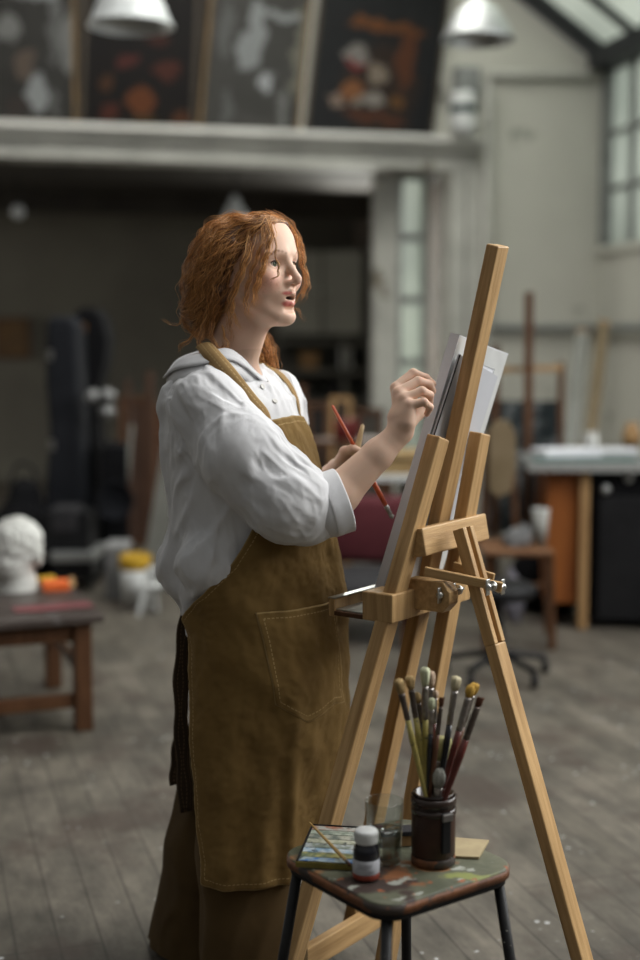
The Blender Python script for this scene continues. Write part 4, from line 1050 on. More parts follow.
def grid_sheet(name, pts, material, parent, thick=.0025, sides='lrtb', offs=1):
    nr, nc = len(pts), len(pts[0]); Vn = np.array([[tuple(p) for p in r] for r in pts])
    du = np.zeros((nr,nc)); dv = np.zeros((nr,nc))
    du[:,1:] = np.cumsum(np.linalg.norm(np.diff(Vn, axis=1), axis=2), 1); dv[1:] = np.cumsum(np.linalg.norm(np.diff(Vn, axis=0), axis=2), 0)
    ds = {'l':du, 'r':du[:,-1:]-du, 't':dv, 'b':dv[-1:]-dv}
    e = np.min([ds[k_] for k_ in sides], 0); isv = np.minimum(ds['l'] if 'l' in sides else 9, ds['r'] if 'r' in sides else 9) <= e+1e-9
    al = np.where(isv, dv, du)
    Q = np.array([(r*nc+c, r*nc+c+1, (r+1)*nc+c+1, (r+1)*nc+c) for r in range(nr-1) for c in range(nc-1)])
    o = mesh_np(name, Vn.reshape(-1,3), Q, material, parent)
    at = o.data.attributes.new('edge', 'FLOAT_VECTOR', 'POINT')
    at.data.foreach_set('vector', np.c_[e.ravel(), al.ravel(), np.zeros(nr*nc)].astype(np.float32).ravel())
    md = o.modifiers.new('t', 'SOLIDIFY'); md.thickness = thick; md.offset = offs
    return o
pts = []
for i in range(200):
    py = 419+(856-419)*i/199; t1 = float(ne(py)[0]); t0 = -max(38, min(t1, 112)); 
    pts.append([apron_pt(t0+(t1-t0)*j/150, py-(4*math.sin(j/150*3.14) if i == 0 else 0), .005) for j in range(151)])
grid_sheet('apron', pts, M['apron'], woman)
def ap_find(px, py, off=0):
    row = py
    for _ in range(6):
        best = None
        for th in np.arange(-28, 126, 1.5):
            x, y = pr(apron_pt(th, row, off)); e = abs(x-px)
            if best is None or e < best[0]: best = (e, th, y)
        row += py-best[2]
    th = best[1]
    for d_ in (.5, .2): 
        c_ = [(abs(pr(apron_pt(th+s*d_, row, off))[0]-px), th+s*d_) for s in (-1,0,1)]; th = min(c_)[1]
    return th, row
TL = ap_find(255,612); TRt = ap_find(333,599); BL_ = ap_find(274,704); BR = ap_find(341,702)
pk = []
for i in range(46):
    v = i/45; rw = []
    for j in range(41):
        u = j/40; th = (TL[0]*(1-u)+TRt[0]*u)*(1-v)+(BL_[0]*(1-u)+BR[0]*u)*v; py = (TL[1]*(1-u)+TRt[1]*u)*(1-v)+(BL_[1]*(1-u)+BR[1]*u)*v
        py += 16*v*max(0, 1-abs(u-.38)/.38)*(1 if u < .38 else 1)
        rw.append(apron_pt(th, py, .0084+.002*math.sin(u*3.1)*(1-v)))
    pk.append(rw)
ap_o = [c for c in woman.children if c.name.startswith('apron')][0]
grid_sheet('pocket', pk, M['apron'], ap_o)
# straps of the apron: ribbons lying on the shirt
def onto(p, f, off):
    p = np.array(p, float)
    for _ in range(12):
        e = 1e-3; q = np.array([p, p+[e,0,0], p+[0,e,0], p+[0,0,e]]); d = f(q); g = (d[1:]-d[0])/e; g = g/(np.linalg.norm(g)+1e-9)
        p = p-g*(d[0]-off)
    return p, g
SHn = Sdf(); SHn.ops = [o for o in SH.ops if o[4] == '+']
def strap(name, ctrl, w, f, parent, n=50, off=.006, free=None):
    cs = spline([Vector(c) for c in ctrl], n); P3 = []; Ns = []
    for i, c in enumerate(cs):
        if free and free(i/n): P3.append(np.array(c)); Ns.append(None)
        else:
            p, g = onto(c, f, off); P3.append(p); Ns.append(g)
    last = None
    for i in range(len(Ns)):
        if Ns[i] is None: Ns[i] = last if last is not None else next(g for g in Ns if g is not None)
        last = Ns[i]
    P3 = np.array(P3); Ns = np.array(Ns)
    for _ in range(4): P3[1:-1] = (P3[:-2]+2*P3[1:-1]+P3[2:])/4; Ns[1:-1] = (Ns[:-2]+2*Ns[1:-1]+Ns[2:])/4
    T = np.gradient(P3, axis=0); Wd = np.cross(T, Ns); Wd /= np.linalg.norm(Wd, axis=1)[:,None]
    pts = [[Vector(P3[i]+Wd[i]*w*(j/6-.5)) for j in range(7)] for i in range(len(P3))]
    return grid_sheet(name, pts, M['strap'], parent, .0028, 'lr', 0)
M['strap'] = cloth_mat('brown_canvas_strap', (.30,.19,.08), (.24,.15,.06))
cs = spline([P(204,343,2.720), P(212,352,2.672), P(229,372,2.640), P(249,397,2.645), P(261,412,2.652), apron_pt(29,421,.012)], 44); Nn = Vector((.12,-.84,.52)).normalized(); sp_pts = []
for i, c in enumerate(cs):
    t_ = (cs[min(i+1,len(cs)-1)]-cs[max(i-1,0)]).normalized(); wd = t_.cross(Nn).normalized()
    sp_pts.append([c+wd*.034*(j/6-.5)-Nn*.010*(2*(j/6-.5))**2 for j in range(7)])
grid_sheet('neck_strap', sp_pts, M['strap'], ap_o, .0028, 'lr', 0)
strap('neck_strap', [P(250,352,2.875), P(262,373,2.89), P(275,391,2.90), P(287,408,2.90), P(296,424,2.89)], .020, SHn, ap_o, off=.010)
bk = P(303,434,2.885)
ob('strap_loop', tube_path(spline([P(296,424,2.88), P(304,432,2.86), P(309,443,2.85), P(313,455,2.85), P(310,462,2.86), P(304,452,2.87)], 30), .0055, 8), M['strap'], ap_o, None, True)
# ties behind
def free_ribbon(name, ctrl, w, m, parent):
    cs = spline([Vector(c) for c in ctrl], 40); pts = []
    for i, c in enumerate(cs):
        d = Vector((.75,-.5,.1+.25*math.sin(i*.2))).normalized(); ww = w*(1-.25*math.sin(i*.35)**2)
        pts.append([c+d*ww*(j/4-.5) for j in range(5)])
    return grid_sheet(name, pts, m, parent, .0028, 'lr', 0)
M['tie'] = cloth_mat('shaded_tie_cloth', (.032,.019,.008), (.024,.014,.006), (.10,.06,.03))  # shade behind her is put into this darker cloth colour
free_ribbon('waist_tie', [P(192,594,2.78), P(185,622,2.80), P(181,670,2.81), P(181,720,2.81), P(183,765,2.81), P(186,812,2.80)], .044, M['tie'], ap_o)
free_ribbon('waist_tie', [P(190,600,2.84), P(184,650,2.85), P(181,720,2.86), P(176,760,2.87), P(174,785,2.87)], .034, M['tie'], ap_o)
# placket and buttons on the shirt front
M['button'] = mat('shell_button', (.62,.60,.56), None, rough=.3)
for px, py in ((262,385),(274,402)):
    p, g = onto(P(px,py,2.74), SH, .001); 
    ob('button', lathe([(0,0),(.0055,0),(.006,.001),(.0055,.002),(.0045,.0015),(0,.0015)], 16), M['button'], shirt, frame_M(Vector(p), Vector(p+g), Vector((0,0,1))), True)

# culottes
TZ = Sdf()
lr = [hp(258,640,2.80), hp(248,740,2.745), hp(246,860,2.735), V(fl(252,2.73,.10))]
ll = [hp(252,640,2.84), hp(238,740,2.90), hp(217,850,2.93), hp(200,962,2.96)]
TZ.ell(hp(255,650,2.80), (.118,.148,.13), Bax, .03)
TZ.chain(lr, [.110,.090,.098,.112], .03); TZ.chain(ll, [.112,.100,.108,.120], .03)
zh = P(200,957,2.92).z
TZ.fn(lambda p: zh-p[:,2]+.012*np.sin(p[:,0]*22), V(P(230,900,2.82)), .6, .004, '&')
TZ.cap(lr[3]+np.array([0,0,.10]), lr[3]-np.array([0,0,.2]), .094, .106, .004, '-'); 
TZ.cap(hp(205,925,2.95), hp(198,1010,2.97), .108, .116, .004, '-')
def tf_(p):
    q = p+np.stack([vnoise(p, 5, 61), vnoise(p, 5, 62), 0*p[:,0]], 1)*.02
    return ridge(vnoise(aniso(q, [.08,0,1], 1.6, 13, 4), 1, 63))*.012+ridge(vnoise(aniso(q, [.4,.2,.9], 4, 20, 4), 1, 64))*.005-.005
TZ.disp = tf_
M['trouser'] = mat('dark_brown_twill', (.100,.060,.021), (.070,.042,.015), 5, .9, .3, 900)
Vt, Qt = nets(TZ, (-.46,2.5,.02), (.08,3.14,.92), .0045)
mesh_np('culottes', Vt, Qt, M['trouser'], woman)
# shoes
for an in (ankR, ankL):
    s = Sdf(); c = V(an); F_ = V(TF); s.ell(c+F_*.055+[0,0,-.048], (.130,.047,.042), Bax, .01); s.cap(c+[0,0,-.02], c+[0,0,.03], .045, .042, .02)
    s.cap(c+F_*.09+[0,0,-.055], c+F_*.15+[0,0,-.062], .036, .026, .02)
    s.fn(lambda p: .003-p[:,2], c, .3, 0, '&'); s.cap(c+[0,0,.02], c+[0,0,.09], .037, .037, .003, '-')
    Vz, Qz = nets(s, c-[.2,.25,.1], c+[.25,.2,.08], .004); sh = mesh_np('shoe', Vz, Qz, M['black'], woman)
    ob('sole', B((-.078,-.040,.0),(.175,.040,.014), None, .006), M['white'], sh, Matrix.Translation((an.x,an.y,0)) @ Matrix.Rotation(math.atan2(TF.y,TF.x), 4, 'Z'))
# ---------- hair ----------
HB = Sdf()
HB.ell(V(P(237,262,2.80)), (.091,.084,.088), None, .03)
HB.ell(V(P(210,284,2.805)), (.050,.068,.052), None, .03); HB.ell(V(P(205,312,2.81)), (.038,.050,.042), None, .03)
HB.ell(H(.030,0,.064), (.055,.066,.034), HR3, .02)
FZ = np.array([-.16,-.06,-.03,.0,.02,.045,.065,.085,.10,.13]); FF = np.array([-.05,-.030,-.006,.006,.020,.048,.062,.076,.090,.095])
def faceplane(p):
    q = hl(p); side = np.clip(np.abs(q[:,1])/.07, 0, 1.2)
    base = np.interp(q[:,2], FZ, FF)
    centre = np.interp(q[:,2], [-.1,.058,.074,.087,.13], [.0,.035,.060,.100,.12])     # the forehead is open in the middle
    return (q[:,0]-(base*side**.7+centre*(1-side**.7)))*.8
HB.fn(faceplane, HC, .3, .006, '&')
HB.disp = lambda p: ridge(vnoise(aniso(p, [-.8,0,-.5], 14, 60, 2), 1, 91))*.006+vnoise(p, 30, 92)*.003-.003
def hair_mat():
    m = bpy.data.materials.new('copper_hair'); m.use_nodes = True; N = m.node_tree.nodes; L = m.node_tree.links; b = N['Principled BSDF']
    a = N.new('ShaderNodeAttribute'); a.attribute_name = 'Col'; L.new(a.outputs['Color'], b.inputs['Base Color'])
    b.inputs['Roughness'].default_value = .42; b.inputs['Specular IOR Level'].default_value = .5; b.inputs['Sheen Weight'].default_value = .1
    return m
M['hair'] = hair_mat()
Vh, Qh = nets(HB, V(HC)-[.26,.15,.20], V(HC)+[.14,.15,.16], .0030)
cbase = np.array([.12,.045,.012])*(1+.5*vnoise(aniso(Vh, [-.8,0,-.5], 20, 160, 1), 1, 93))[:,None]
hair_o = mesh_np('hair', Vh, Qh, M['hair'], woman, np.clip(cbase, 0, 1))
HBs = Sdf(); HBs.ops = HB.ops
def tubes(paths, radii, cols, sides=4):       # (n, m, 3)
    n, m, _ = paths.shape
    T = np.gradient(paths, axis=1); T /= np.linalg.norm(T, axis=2)[...,None]+1e-9
    up = np.array([.21,.45,.87]); U_ = np.cross(T, up); U_ /= np.linalg.norm(U_, axis=2)[...,None]+1e-9; W_ = np.cross(T, U_)
    an = np.arange(sides)*2*np.pi/sides
    Vv = paths[:,:,None]+radii[...,None,None]*(U_[:,:,None]*np.cos(an)[:,None]+W_[:,:,None]*np.sin(an)[:,None])
    idx = np.arange(n*m*sides).reshape(n, m, sides); nx = np.roll(idx, -1, 2)
    Q = np.stack([idx[:,:-1], nx[:,:-1], nx[:,1:], idx[:,1:]], -1).reshape(-1,4)
    C_ = np.broadcast_to(cols[:,None,None], (n, m, sides, 3)).reshape(-1,3)
    return Vv.reshape(-1,3), Q, C_
def hcol(n, g=1.0):
    t = rng.random(n)[:,None]; c = np.array([.22,.082,.020])*(1-t)+np.array([.66,.33,.10])*t
    gd = rng.random(n) < .10; c[gd] = np.array([.75,.42,.16]); return c*g
def grow(N_, steps, step, amp, rad, lift, seed, tgt_w=1.0):
    r2 = np.random.default_rng(seed)
    fr_ = Vh[faceplane(Vh) < -.002]; P0 = fr_[r2.integers(0, len(fr_), N_)].copy()
    BN = V(P(203,310,2.81)); clump = vnoise(P0, 45, 96)
    wl = .036+.026*(vnoise(P0, 26, 98)*.5+.5)+r2.random(N_)*.004; ph = vnoise(P0, 22, 97)*7+r2.normal(0, .22, N_); am = amp*(.55+.45*(vnoise(P0, 35, 99)+.3*r2.random(N_)))
    off = .001+lift*r2.random(N_)**1.5; pts_ = [P0.copy()]; p = P0.copy(); vel = None
    for s_ in range(steps):
        e = 1e-3; d0 = HBs(p); g = np.stack([HBs(p+np.array(v)*e)-d0 for v in ((1,0,0),(0,1,0),(0,0,1))], 1); g /= np.linalg.norm(g, axis=1)[:,None]+1e-9
        to = BN-p; dist = np.linalg.norm(to, axis=1)[:,None]; to /= dist+1e-6
        sw = np.stack([vnoise(p, 18, 71), vnoise(p, 18, 72), vnoise(p, 18, 73)], 1)*.55
        v = to*tgt_w+np.array([-.1,0,-.42])+sw; v -= g*(v*g).sum(1)[:,None]; v /= np.linalg.norm(v, axis=1)[:,None]+1e-9
        vel = v if vel is None else vel*.55+v*.45; vel /= np.linalg.norm(vel, axis=1)[:,None]
        p = p+vel*step; d1 = HBs(p); p = p-g*(np.clip(d1-off, -.004, .02))[:,None]*.6
        pts_.append(p.copy())
    A = np.stack(pts_, 1); T = np.gradient(A, axis=1); T /= np.linalg.norm(T, axis=2)[...,None]+1e-9
    ctr = V(P(228,270,2.80)); Nn = A-ctr; Nn -= T*(Nn*T).sum(2)[...,None]; Nn /= np.linalg.norm(Nn, axis=2)[...,None]+1e-9; Bn = np.cross(T, Nn)
    sl = np.arange(steps+1)*step; env = np.minimum(1, sl/.03)
    arg = sl[None]*2*np.pi/wl[:,None]+ph[:,None]
    A = A+(Bn*np.sin(arg)[...,None]+Nn*(np.cos(arg)*.55)[...,None])*(am[:,None]*env)[...,None]
    R_ = rad*(.6+.6*r2.random(N_))[:,None]*np.interp(np.arange(steps+1)/steps, [0,.15,.8,1], [.6,1,.9,.15])
    return A, R_
parts_ = []
for (N_, st, sp_s, amp, rad, lift, sd, g) in ((2400,20,.0058,.0042,.00062,.003,1,.9),(1700,26,.0060,.0080,.00052,.009,2,1.15),(240,24,.0062,.0100,.00036,.016,3,1.15)):
    A, R_ = grow(N_, st, sp_s, amp, rad, lift, sd); parts_.append(tubes(A, R_, hcol(N_, g)))
# locks that hang free: control points in the picture, distance, number of hairs, spread
locks = [
 ([(266,220,2.74),(271,234,2.715),(267,252,2.70),(262,270,2.70),(256,287,2.705),(253,305,2.712)], 34, .0040, .0006),
 ([(268,220,2.74),(275,236,2.71),(276,256,2.695),(279,268,2.69),(276,277,2.69),(269,279,2.695)], 10, .0012, .0005),
 ([(264,222,2.735),(263,242,2.705),(254,266,2.70),(249,286,2.70),(247,304,2.71),(251,318,2.715)], 18, .0050, .0006),
 ([(252,230,2.73),(246,255,2.70),(238,278,2.70),(231,298,2.71),(232,315,2.72),(238,328,2.73)], 24, .0055, .0006),
 ([(248,250,2.70),(240,275,2.70),(233,298,2.71),(229,322,2.73),(232,342,2.74)], 12, .0050, .0006),
 ([(272,216,2.80),(286,224,2.83),(297,238,2.85),(303,252,2.86),(302,266,2.86),(307,278,2.86),(305,290,2.86),(300,300,2.86)], 22, .0045, .0006),
 ([(270,215,2.79),(285,222,2.80),(294,232,2.81),(298,245,2.82),(299,258,2.83)], 30, .0050, .0006),
 ([(300,262,2.86),(304,280,2.86),(298,298,2.86),(293,306,2.86),(299,312,2.86),(304,322,2.86)], 7, .0016, .0004),
 ([(262,216,2.78),(258,215,2.78),(266,213,2.78),(276,217,2.79),(284,222,2.80)], 14, .0050, .0004),
 ([(190,300,2.80),(180,322,2.79),(170,324,2.78),(162,319,2.78)], 7, .0020, .0004),
 ([(200,322,2.78),(192,338,2.77),(182,345,2.76),(178,352,2.76)], 12, .0035, .0005),
 ([(205,325,2.76),(200,345,2.74),(206,358,2.72),(214,352,2.72)], 14, .0040, .0005),
 ([(212,322,2.75),(211,338,2.735),(221,350,2.73),(226,340,2.735)], 12, .0035, .0005),
 ([(222,325,2.74),(226,340,2.735),(228,352,2.73),(222,362,2.69)], 10, .0030, .0005),
 ([(245,320,2.88),(262,338,2.90),(270,352,2.91),(272,370,2.915),(268,386,2.92),(276,396,2.92)], 60, .0100, .0006),
 ([(240,325,2.88),(255,345,2.90),(264,362,2.91),(276,380,2.92),(272,396,2.92)], 50, .0090, .0006),
]
for ctrl, n, spread, rad in locks:
    c = np.array(spline([P(*q) for q in ctrl], 30)); m_ = len(c)
    o0 = rng.normal(0, spread, (n,1,3)); o1 = rng.normal(0, spread, (n,1,3)); t = np.linspace(0, 1, m_)[None,:,None]
    w = rng.random((n,1,1)); A = c[None]+o0*(1-t)+o1*t*1.1
    ph = rng.normal(0, .5, (n,1,1)); L_ = np.linalg.norm(np.diff(c, axis=0), axis=1).sum()
    A = A+np.concatenate([np.sin(t*L_/.034*6.28+ph), np.cos(t*L_/.034*6.28+ph), 0*t+0*ph], 2)*.0022*np.minimum(1, t*4)
    R_ = rad*(.6+.7*rng.random((n,1)))*np.interp(np.linspace(0,1,m_), [0,.1,.75,1], [.6,1,.8,.15])[None]
    parts_.append(tubes(A, R_, hcol(n, 1.15)))
o_ = 0; VV = []; QQ = []; CC = []
for v, q, c in parts_: VV.append(v); QQ.append(q+o_); CC.append(c); o_ += len(v)
mesh_np('hair_strands', np.concatenate(VV), np.concatenate(QQ), M['hair'], hair_o, np.concatenate(CC))

# ---------- brushes held in the left hand ----------
hm = mat('orange_red_handle', (.50,.085,.022), (.38,.06,.018), 30, .3, coat=.3)
A = P(332,405,2.86); Bq = P(393,519,2.83)
loose(A, Bq, 'long orange-red brush held in her left hand, pointing down', hm, b_gy, Fs, .0050, .010, .022)
hm2 = mat('pale_handle', (.50,.36,.20), (.42,.30,.16), 30, .4)
loose(P(363,424,2.865), P(352,470,2.84), 'short pale-handled brush with a blue tip in her left hand', hm2, mat('blue_paint_bristle', (.02,.06,.30), None), Fd, .0070, .014, .012)
# chalk in the right hand
c0 = hp(432,390,2.70); c1 = hp(426,418,2.69)
t = ob('chalk_stick', lathe([(0,0),(.0036,.0),(.004,.003),(.0042,.052),(.0038,.055),(0,.055)], 14), M['paper'], None, frame_M(Vector(c1), Vector(c0), Vector((0,1,0))), True)
tag(t, 'short white chalk stick held in her drawing hand', 'chalk')
# ================= things further back in the hall =================
def bb(name, px0, px1, py0, Y, depth, z0, m, parent, bev=.006, rot=0, py1=None):
    a = P(px0, py0, Y); b = P(px1, py0, Y); zt_ = a.z; zb = P(px0, py1, Y).z if py1 is not None else z0
    c = (a+b)/2; w_ = (b.x-a.x)
    return ob(name, B((-w_/2,0,zb),(w_/2,depth,zt_), None, bev), m, parent, Matrix.Translation((c.x,c.y,0)) @ Matrix.Rotation(rot, 4, 'Z'))
def outline(name, pts, Y, depth, m, parent, bev=.01, lean=0):
    c = P(sum(p[0] for p in pts)/len(pts), sum(p[1] for p in pts)/len(pts), Y)
    poly = [(P(x, y, Y).x-c.x, P(x, y, Y).z-c.z) for x, y in pts]
    T = Matrix.Translation(c) @ Matrix.Rotation(lean, 4, 'X')
    return ob(name, prism(poly, 0, depth, XZY, bev), m, parent, T)
def base(px, Y): q = floor_at(px, Y); return (q.x, q.y, 0)

# --- low work table, left
F = G(92,728); ty = 21*D2R
tab = thing('work_table', F, 'low brown wooden table with stretchers carrying the white plaster head', 'table'); TT = Matrix.Translation(F) @ Matrix.Rotation(ty, 4, 'Z')
th = P(88,612,F.y).z
D_ = (G(53,690)-F).length+.05; W_ = 1.15
lw = .062
corners = [(-lw/2,0),(-W_,0),(-lw/2,D_),(-W_,D_)]
for x, y in corners: ob('leg', B((x-lw/2,y-lw/2,0),(x+lw/2,y+lw/2,th-.03), None, .004), M['brown_wood'], tab, TT)
ob('tabletop', B((-W_-.06,-.06,th-.03),(.04,D_+.06,th), None, .005), mat('stained_tabletop', (.045,.034,.030), (.075,.06,.052), 6, .4, .1, 30, c3=(.11,.10,.095), c3s=5, c3t=.62), tab, TT)
for y in (0, D_): ob('apron_rail', B((-W_,y-.012,th-.10),(-lw/2,y+.012,th-.03)), M['brown_wood'], tab, TT)
for x in (-lw/2, -W_): ob('apron_rail', B((x-.012,0,th-.10),(x+.012,D_,th-.03)), M['brown_wood'], tab, TT)
ob('stretcher', B((-W_,-.015,.085),(-lw/2,.015,.135), None, .003), M['brown_wood'], tab, TT)
ob('stretcher', B((-W_,D_-.015,.185),(-lw/2,D_+.015,.225), None, .003), M['brown_wood'], tab, TT)
ob('stretcher', B((-lw/2-.012,0,.20),(-lw/2+.012,D_,.235), None, .003), M['brown_wood'], tab, TT)
# plaster head seen from behind
ph_c = G(17,590,th); ph = thing('plaster_head', ph_c, 'white plaster cast of a curly head on the low table', 'sculpture')
s = Sdf(); c0 = np.array(ph_c); 
s.ell(c0+[.0,0,.185], (.100,.105,.100), None, .02); s.ell(c0+[-.02,-.03,.11], (.078,.078,.075), None, .03); s.cap(c0+[.0,0,.0], c0+[0,0,.11], .072, .064, .03)
s.cap(c0+[0,0,-.02], c0+[0,0,.018], .095, .080, .01); s.fn(lambda p: c0[2]+.0015-p[:,2], c0, .3, 0, '&')
for sx_ in (-1,1): s.ell(c0+[sx_*.09,-.02,.135], (.015,.03,.04), None, .01)
s.disp = lambda p: np.where(p[:,2] > c0[2]+.11, 1, .0)*(ridge(vnoise(p, 34, 51), 2)*.007+vnoise(p, 60, 52)*.003)
Vp, Qp = nets(s, c0-[.16,.16,.01], c0+[.16,.16,.36], .004); mesh_np('cast', Vp, Qp, M['plaster'], ph)
q = G(57,590,th); t = ob('orange_box', B((-.055,-.035,0),(.045,.045,.035), None, .003), M['orange'], None, Matrix.Translation(q+Vector((0,0,.001))) @ Matrix.Rotation(.3, 4, 'Z')); tag(t, 'small bright orange box on the low table', 'box')
q = G(41,586,th); t = ob('yellow_tube', tube_path([q+Vector((-.03,.02,.018)), q+Vector((.045,.05,.018))], .017, 12), M['yellow'], None, None, True); tag(t, 'short yellow paint tube behind the orange box', 'tube')
q = G(68,607,th); t = ob('red_folder', B((-.20,-.05,0),(.085,.05,.006), None, .002), mat('worn_red_card', (.20,.05,.055), (.12,.05,.05), 12, .6), None, Matrix.Translation(q+Vector((0,0,.001))) @ Matrix.Rotation(ty, 4, 'Z')); tag(t, 'worn red folder at the front edge of the low table', 'folder')
q = G(72,583,th); t = ob('wooden_ruler', B((-.012,-.10,0),(.012,.12,.004), None, .001), M['tan_wood'], None, Matrix.Translation(q+Vector((0,0,.001))) @ Matrix.Rotation(.2, 4, 'Z')); tag(t, 'thin wooden strip lying along the right edge of the low table', 'ruler')

# --- dark cases, left back
Yc = G(60,577).y
t = thing('instrument_case', base(60, Yc), 'tall slate-grey hard instrument case standing against the back', 'case', None)
o = outline('shell', [(46,322),(52,316),(68,316),(76,326),(78,380),(79,430),(84,500),(88,577),(40,577),(44,500),(49,430),(45,380)], Yc, .34, M['charcoal'], t, .03)
ob('hinge', join(*[B((P(47,330,Yc).x,Yc-.006,P(47,y,Yc).z),(P(47,330,Yc).x+.03,Yc+.01,P(47,y,Yc).z+.06)) for y in (360,450,540)]), M['steel'], t)
Yd = Yc+.42
t = thing('harp_case', base(92, Yd), 'tall black padded case with a rounded shoulder and orange sticker', 'case')
outline('shell', [(70,316),(82,307),(94,308),(102,318),(107,340),(104,365),(98,385),(97,430),(100,500),(102,570),(76,570),(72,430)], Yd, .36, M['black_cloth'], t, .03)
cs = P(83,329,Yd)
a = P(77,329,Yc-.02)
ob('sticker', lathe([(0,0),(.045,0),(.045,.004),(0,.004)], 20), mat('amber_sticker', (.35,.15,.03), None), t, Matrix.Translation(P(79,329,Yd-.012)) @ Matrix.Rotation(math.pi/2, 4, 'X'))
# added stand: its round heads stand in for blurred glints of shiny things
Yl = Yc-.10
t = thing('glint_stand', base(99, Yl), 'thin black stand added to hold three small round chrome glints', 'lamp')
ob('pole', tube_path([Vector(base(99, Yl)), P(99,400,Yl)], .012, 8), M['black'], t)
for a in range(3):
    an = a*2.09+.5; ob('leg', tube_path([Vector(base(99, Yl))+Vector((0,0,.25)), Vector(base(99, Yl))+Vector((.12*math.cos(an),.12*math.sin(an),.01))], .009, 6), M['black'], t)
for px, py in ((92,397),(106,396),(106,412)):
    hd = ob('glint_head', lathe([(0,-.02),(.03,-.015),(.043,.02),(.045,.07),(.03,.10),(0,.11)], 20), mat('dull_chrome', (.22,.22,.22), None, rough=.5, metal=.8), t, Matrix.Translation(P(px,py,Yl-.03)) @ Matrix.Rotation(-math.pi/2, 4, 'X'), True)
# speaker cabinet, trolley
t = thing('speaker_cabinet', base(113, Yc+.1), 'black box cabinet standing right of the tall cases', 'speaker')
bb('body', 101, 128, 446, Yc+.1, .42, 0, M['black_cloth'], t, .012, ROOM)
ob('cone', lathe([(0,0),(.05,.0),(.11,.03),(.115,.035),(.12,.03)], 24, False), M['charcoal'], t, Matrix.Translation(P(114,500,Yc+.04)) @ Matrix.Rotation(math.pi/2, 4, 'X'), True)
Yt = Yc-.5
t = thing('equipment_trolley', base(72, Yt), 'low dark trolley with a pale metal front edge', 'trolley')
bb('shelf', 50, 94, 553, Yt, .4, 0, M['alu'], t, .004, 0, 562)
bb('cabinet', 52, 92, 563, Yt+.02, .36, .07, M['black'], t, .01)
for px in (54, 90):
    for dy in (.05, .33):
        q = Vector(base(px, Yt+dy)); ob('wheel', lathe([(0,-.012),(.032,-.012),(.035,0),(.032,.012),(0,.012)], 16), M['black'], t, Matrix.Translation(q+Vector((0,0,.036))) @ Matrix.Rotation(math.pi/2, 4, 'Y'), True)
t = thing('black_crate', (P(71,552,Yt+.2).x, Yt+.2, P(71,552.5,Yt+.2).z+.006), 'black crate draped with grey cloth standing on the trolley', 'crate')
zc = wm(t).translation.z
ob('crate_body', B((-.13,-.12,0),(.13,.12,.24), None, .01), M['black'], t, wm(t))
ob('cloth', B((-.10,-.130,.12),(.06,.125,.262), None, .02), M['darkgrey'], t, wm(t))
t = thing('dark_bag', base(20, Yc-.1), 'slumped dark bag beside the tall grey case', 'bag')
s = Sdf(); q = np.array(base(20, Yc-.1)); s.ell(q+[0,0,.22], (.20,.16,.26), None, .05); s.ell(q+[.05,0,.42], (.11,.10,.18), None, .08); s.fn(lambda p: .002-p[:,2], q, .6, 0, '&'); s.disp = lambda p: vnoise(p, 9, 5)*.03
Vq, Qq = nets(s, q-[.32,.3,.02], q+[.32,.3,.75], .014); mesh_np('bag_body', Vq, Qq, M['black_cloth'], t)
ob('handle', tube_path(spline([Vector(q)+Vector((-.05,0,.55)), Vector(q)+Vector((.0,0,.68)), Vector(q)+Vector((.09,0,.66)), Vector(q)+Vector((.11,0,.55))], 16), .010, 6), M['black'], t, None, True)
# picture on the far wall, left
pw = RM @ RW(13,338,13.55)
t = thing('wall_picture', pw, 'small brown picture hanging on the wall, far left', 'picture'); Tm = wm(t) @ RM.to_3x3().to_4x4()
ob('frame', B((-.17,-.02,-.20),(.17,.03,.20), None, .006), M['brown_wood'], t, Tm); ob('print', B((-.14,-.026,-.17),(.14,-.018,.17)), mat('sepia_print', (.16,.09,.035), (.10,.06,.03), 7, .6), t, Tm)

# --- crate, white bin, step stool
Yk = G(114,601).y
t = thing('grey_crate', base(114, Yk), 'small grey plastic crate on the floor beside the white bin', 'crate')
bb('crate_body', 104, 125, 549, Yk, .22, .0, mat('grey_plastic', (.20,.20,.20), (.15,.15,.15), 8, .5), t, .01)
bb('rim', 103, 126, 546, Yk-.01, .24, 0, mat('grey_plastic_rim', (.26,.26,.26), None), t, .004, 0, 551)
Yk = G(136,606).y
t = thing('white_bin', base(136, Yk), 'white waste bin with a yellow bag over its rim', 'bin')
zt_ = P(136,560,Yk).z
ob('bin_body', lathe([(0,.0),(.070,0),(.082,zt_),(.077,zt_),(.066,.01),(0,.01)], 24), M['white'], t, Matrix.Translation(base(136, Yk)), True)
ob('yellow_liner', lathe([(.083,zt_-.045),(.087,zt_-.040),(.086,zt_+.005),(.079,zt_+.03),(.072,zt_+.01),(.072,zt_-.05)], 24, False), M['yellow'], t, Matrix.Translation(base(136, Yk)), True)
Yk2 = G(141,616).y
t = thing('folding_step', base(146, Yk2), 'white folding step leaning in front of the white bin', 'step')
for px0, px1, y0, y1 in ((152,146,572,592),(138,134,0,0)): pass
for a, b in (((150,566),(138,616)),((156,568),(148,604)),((152,568),(157,600))):
    A = P(a[0],a[1],Yk2+.03); Bz = floor_at(b[0], Yk2+(.0 if b[1] > 605 else .12)); ob('rail', tube_path([A, Bz], .012, 8), M['white'], t)
ob('tread', B((-.055,-.03,0),(.055,.10,.015), None, .004), M['white'], t, Matrix.Translation(P(151,588,Yk2+.03)))
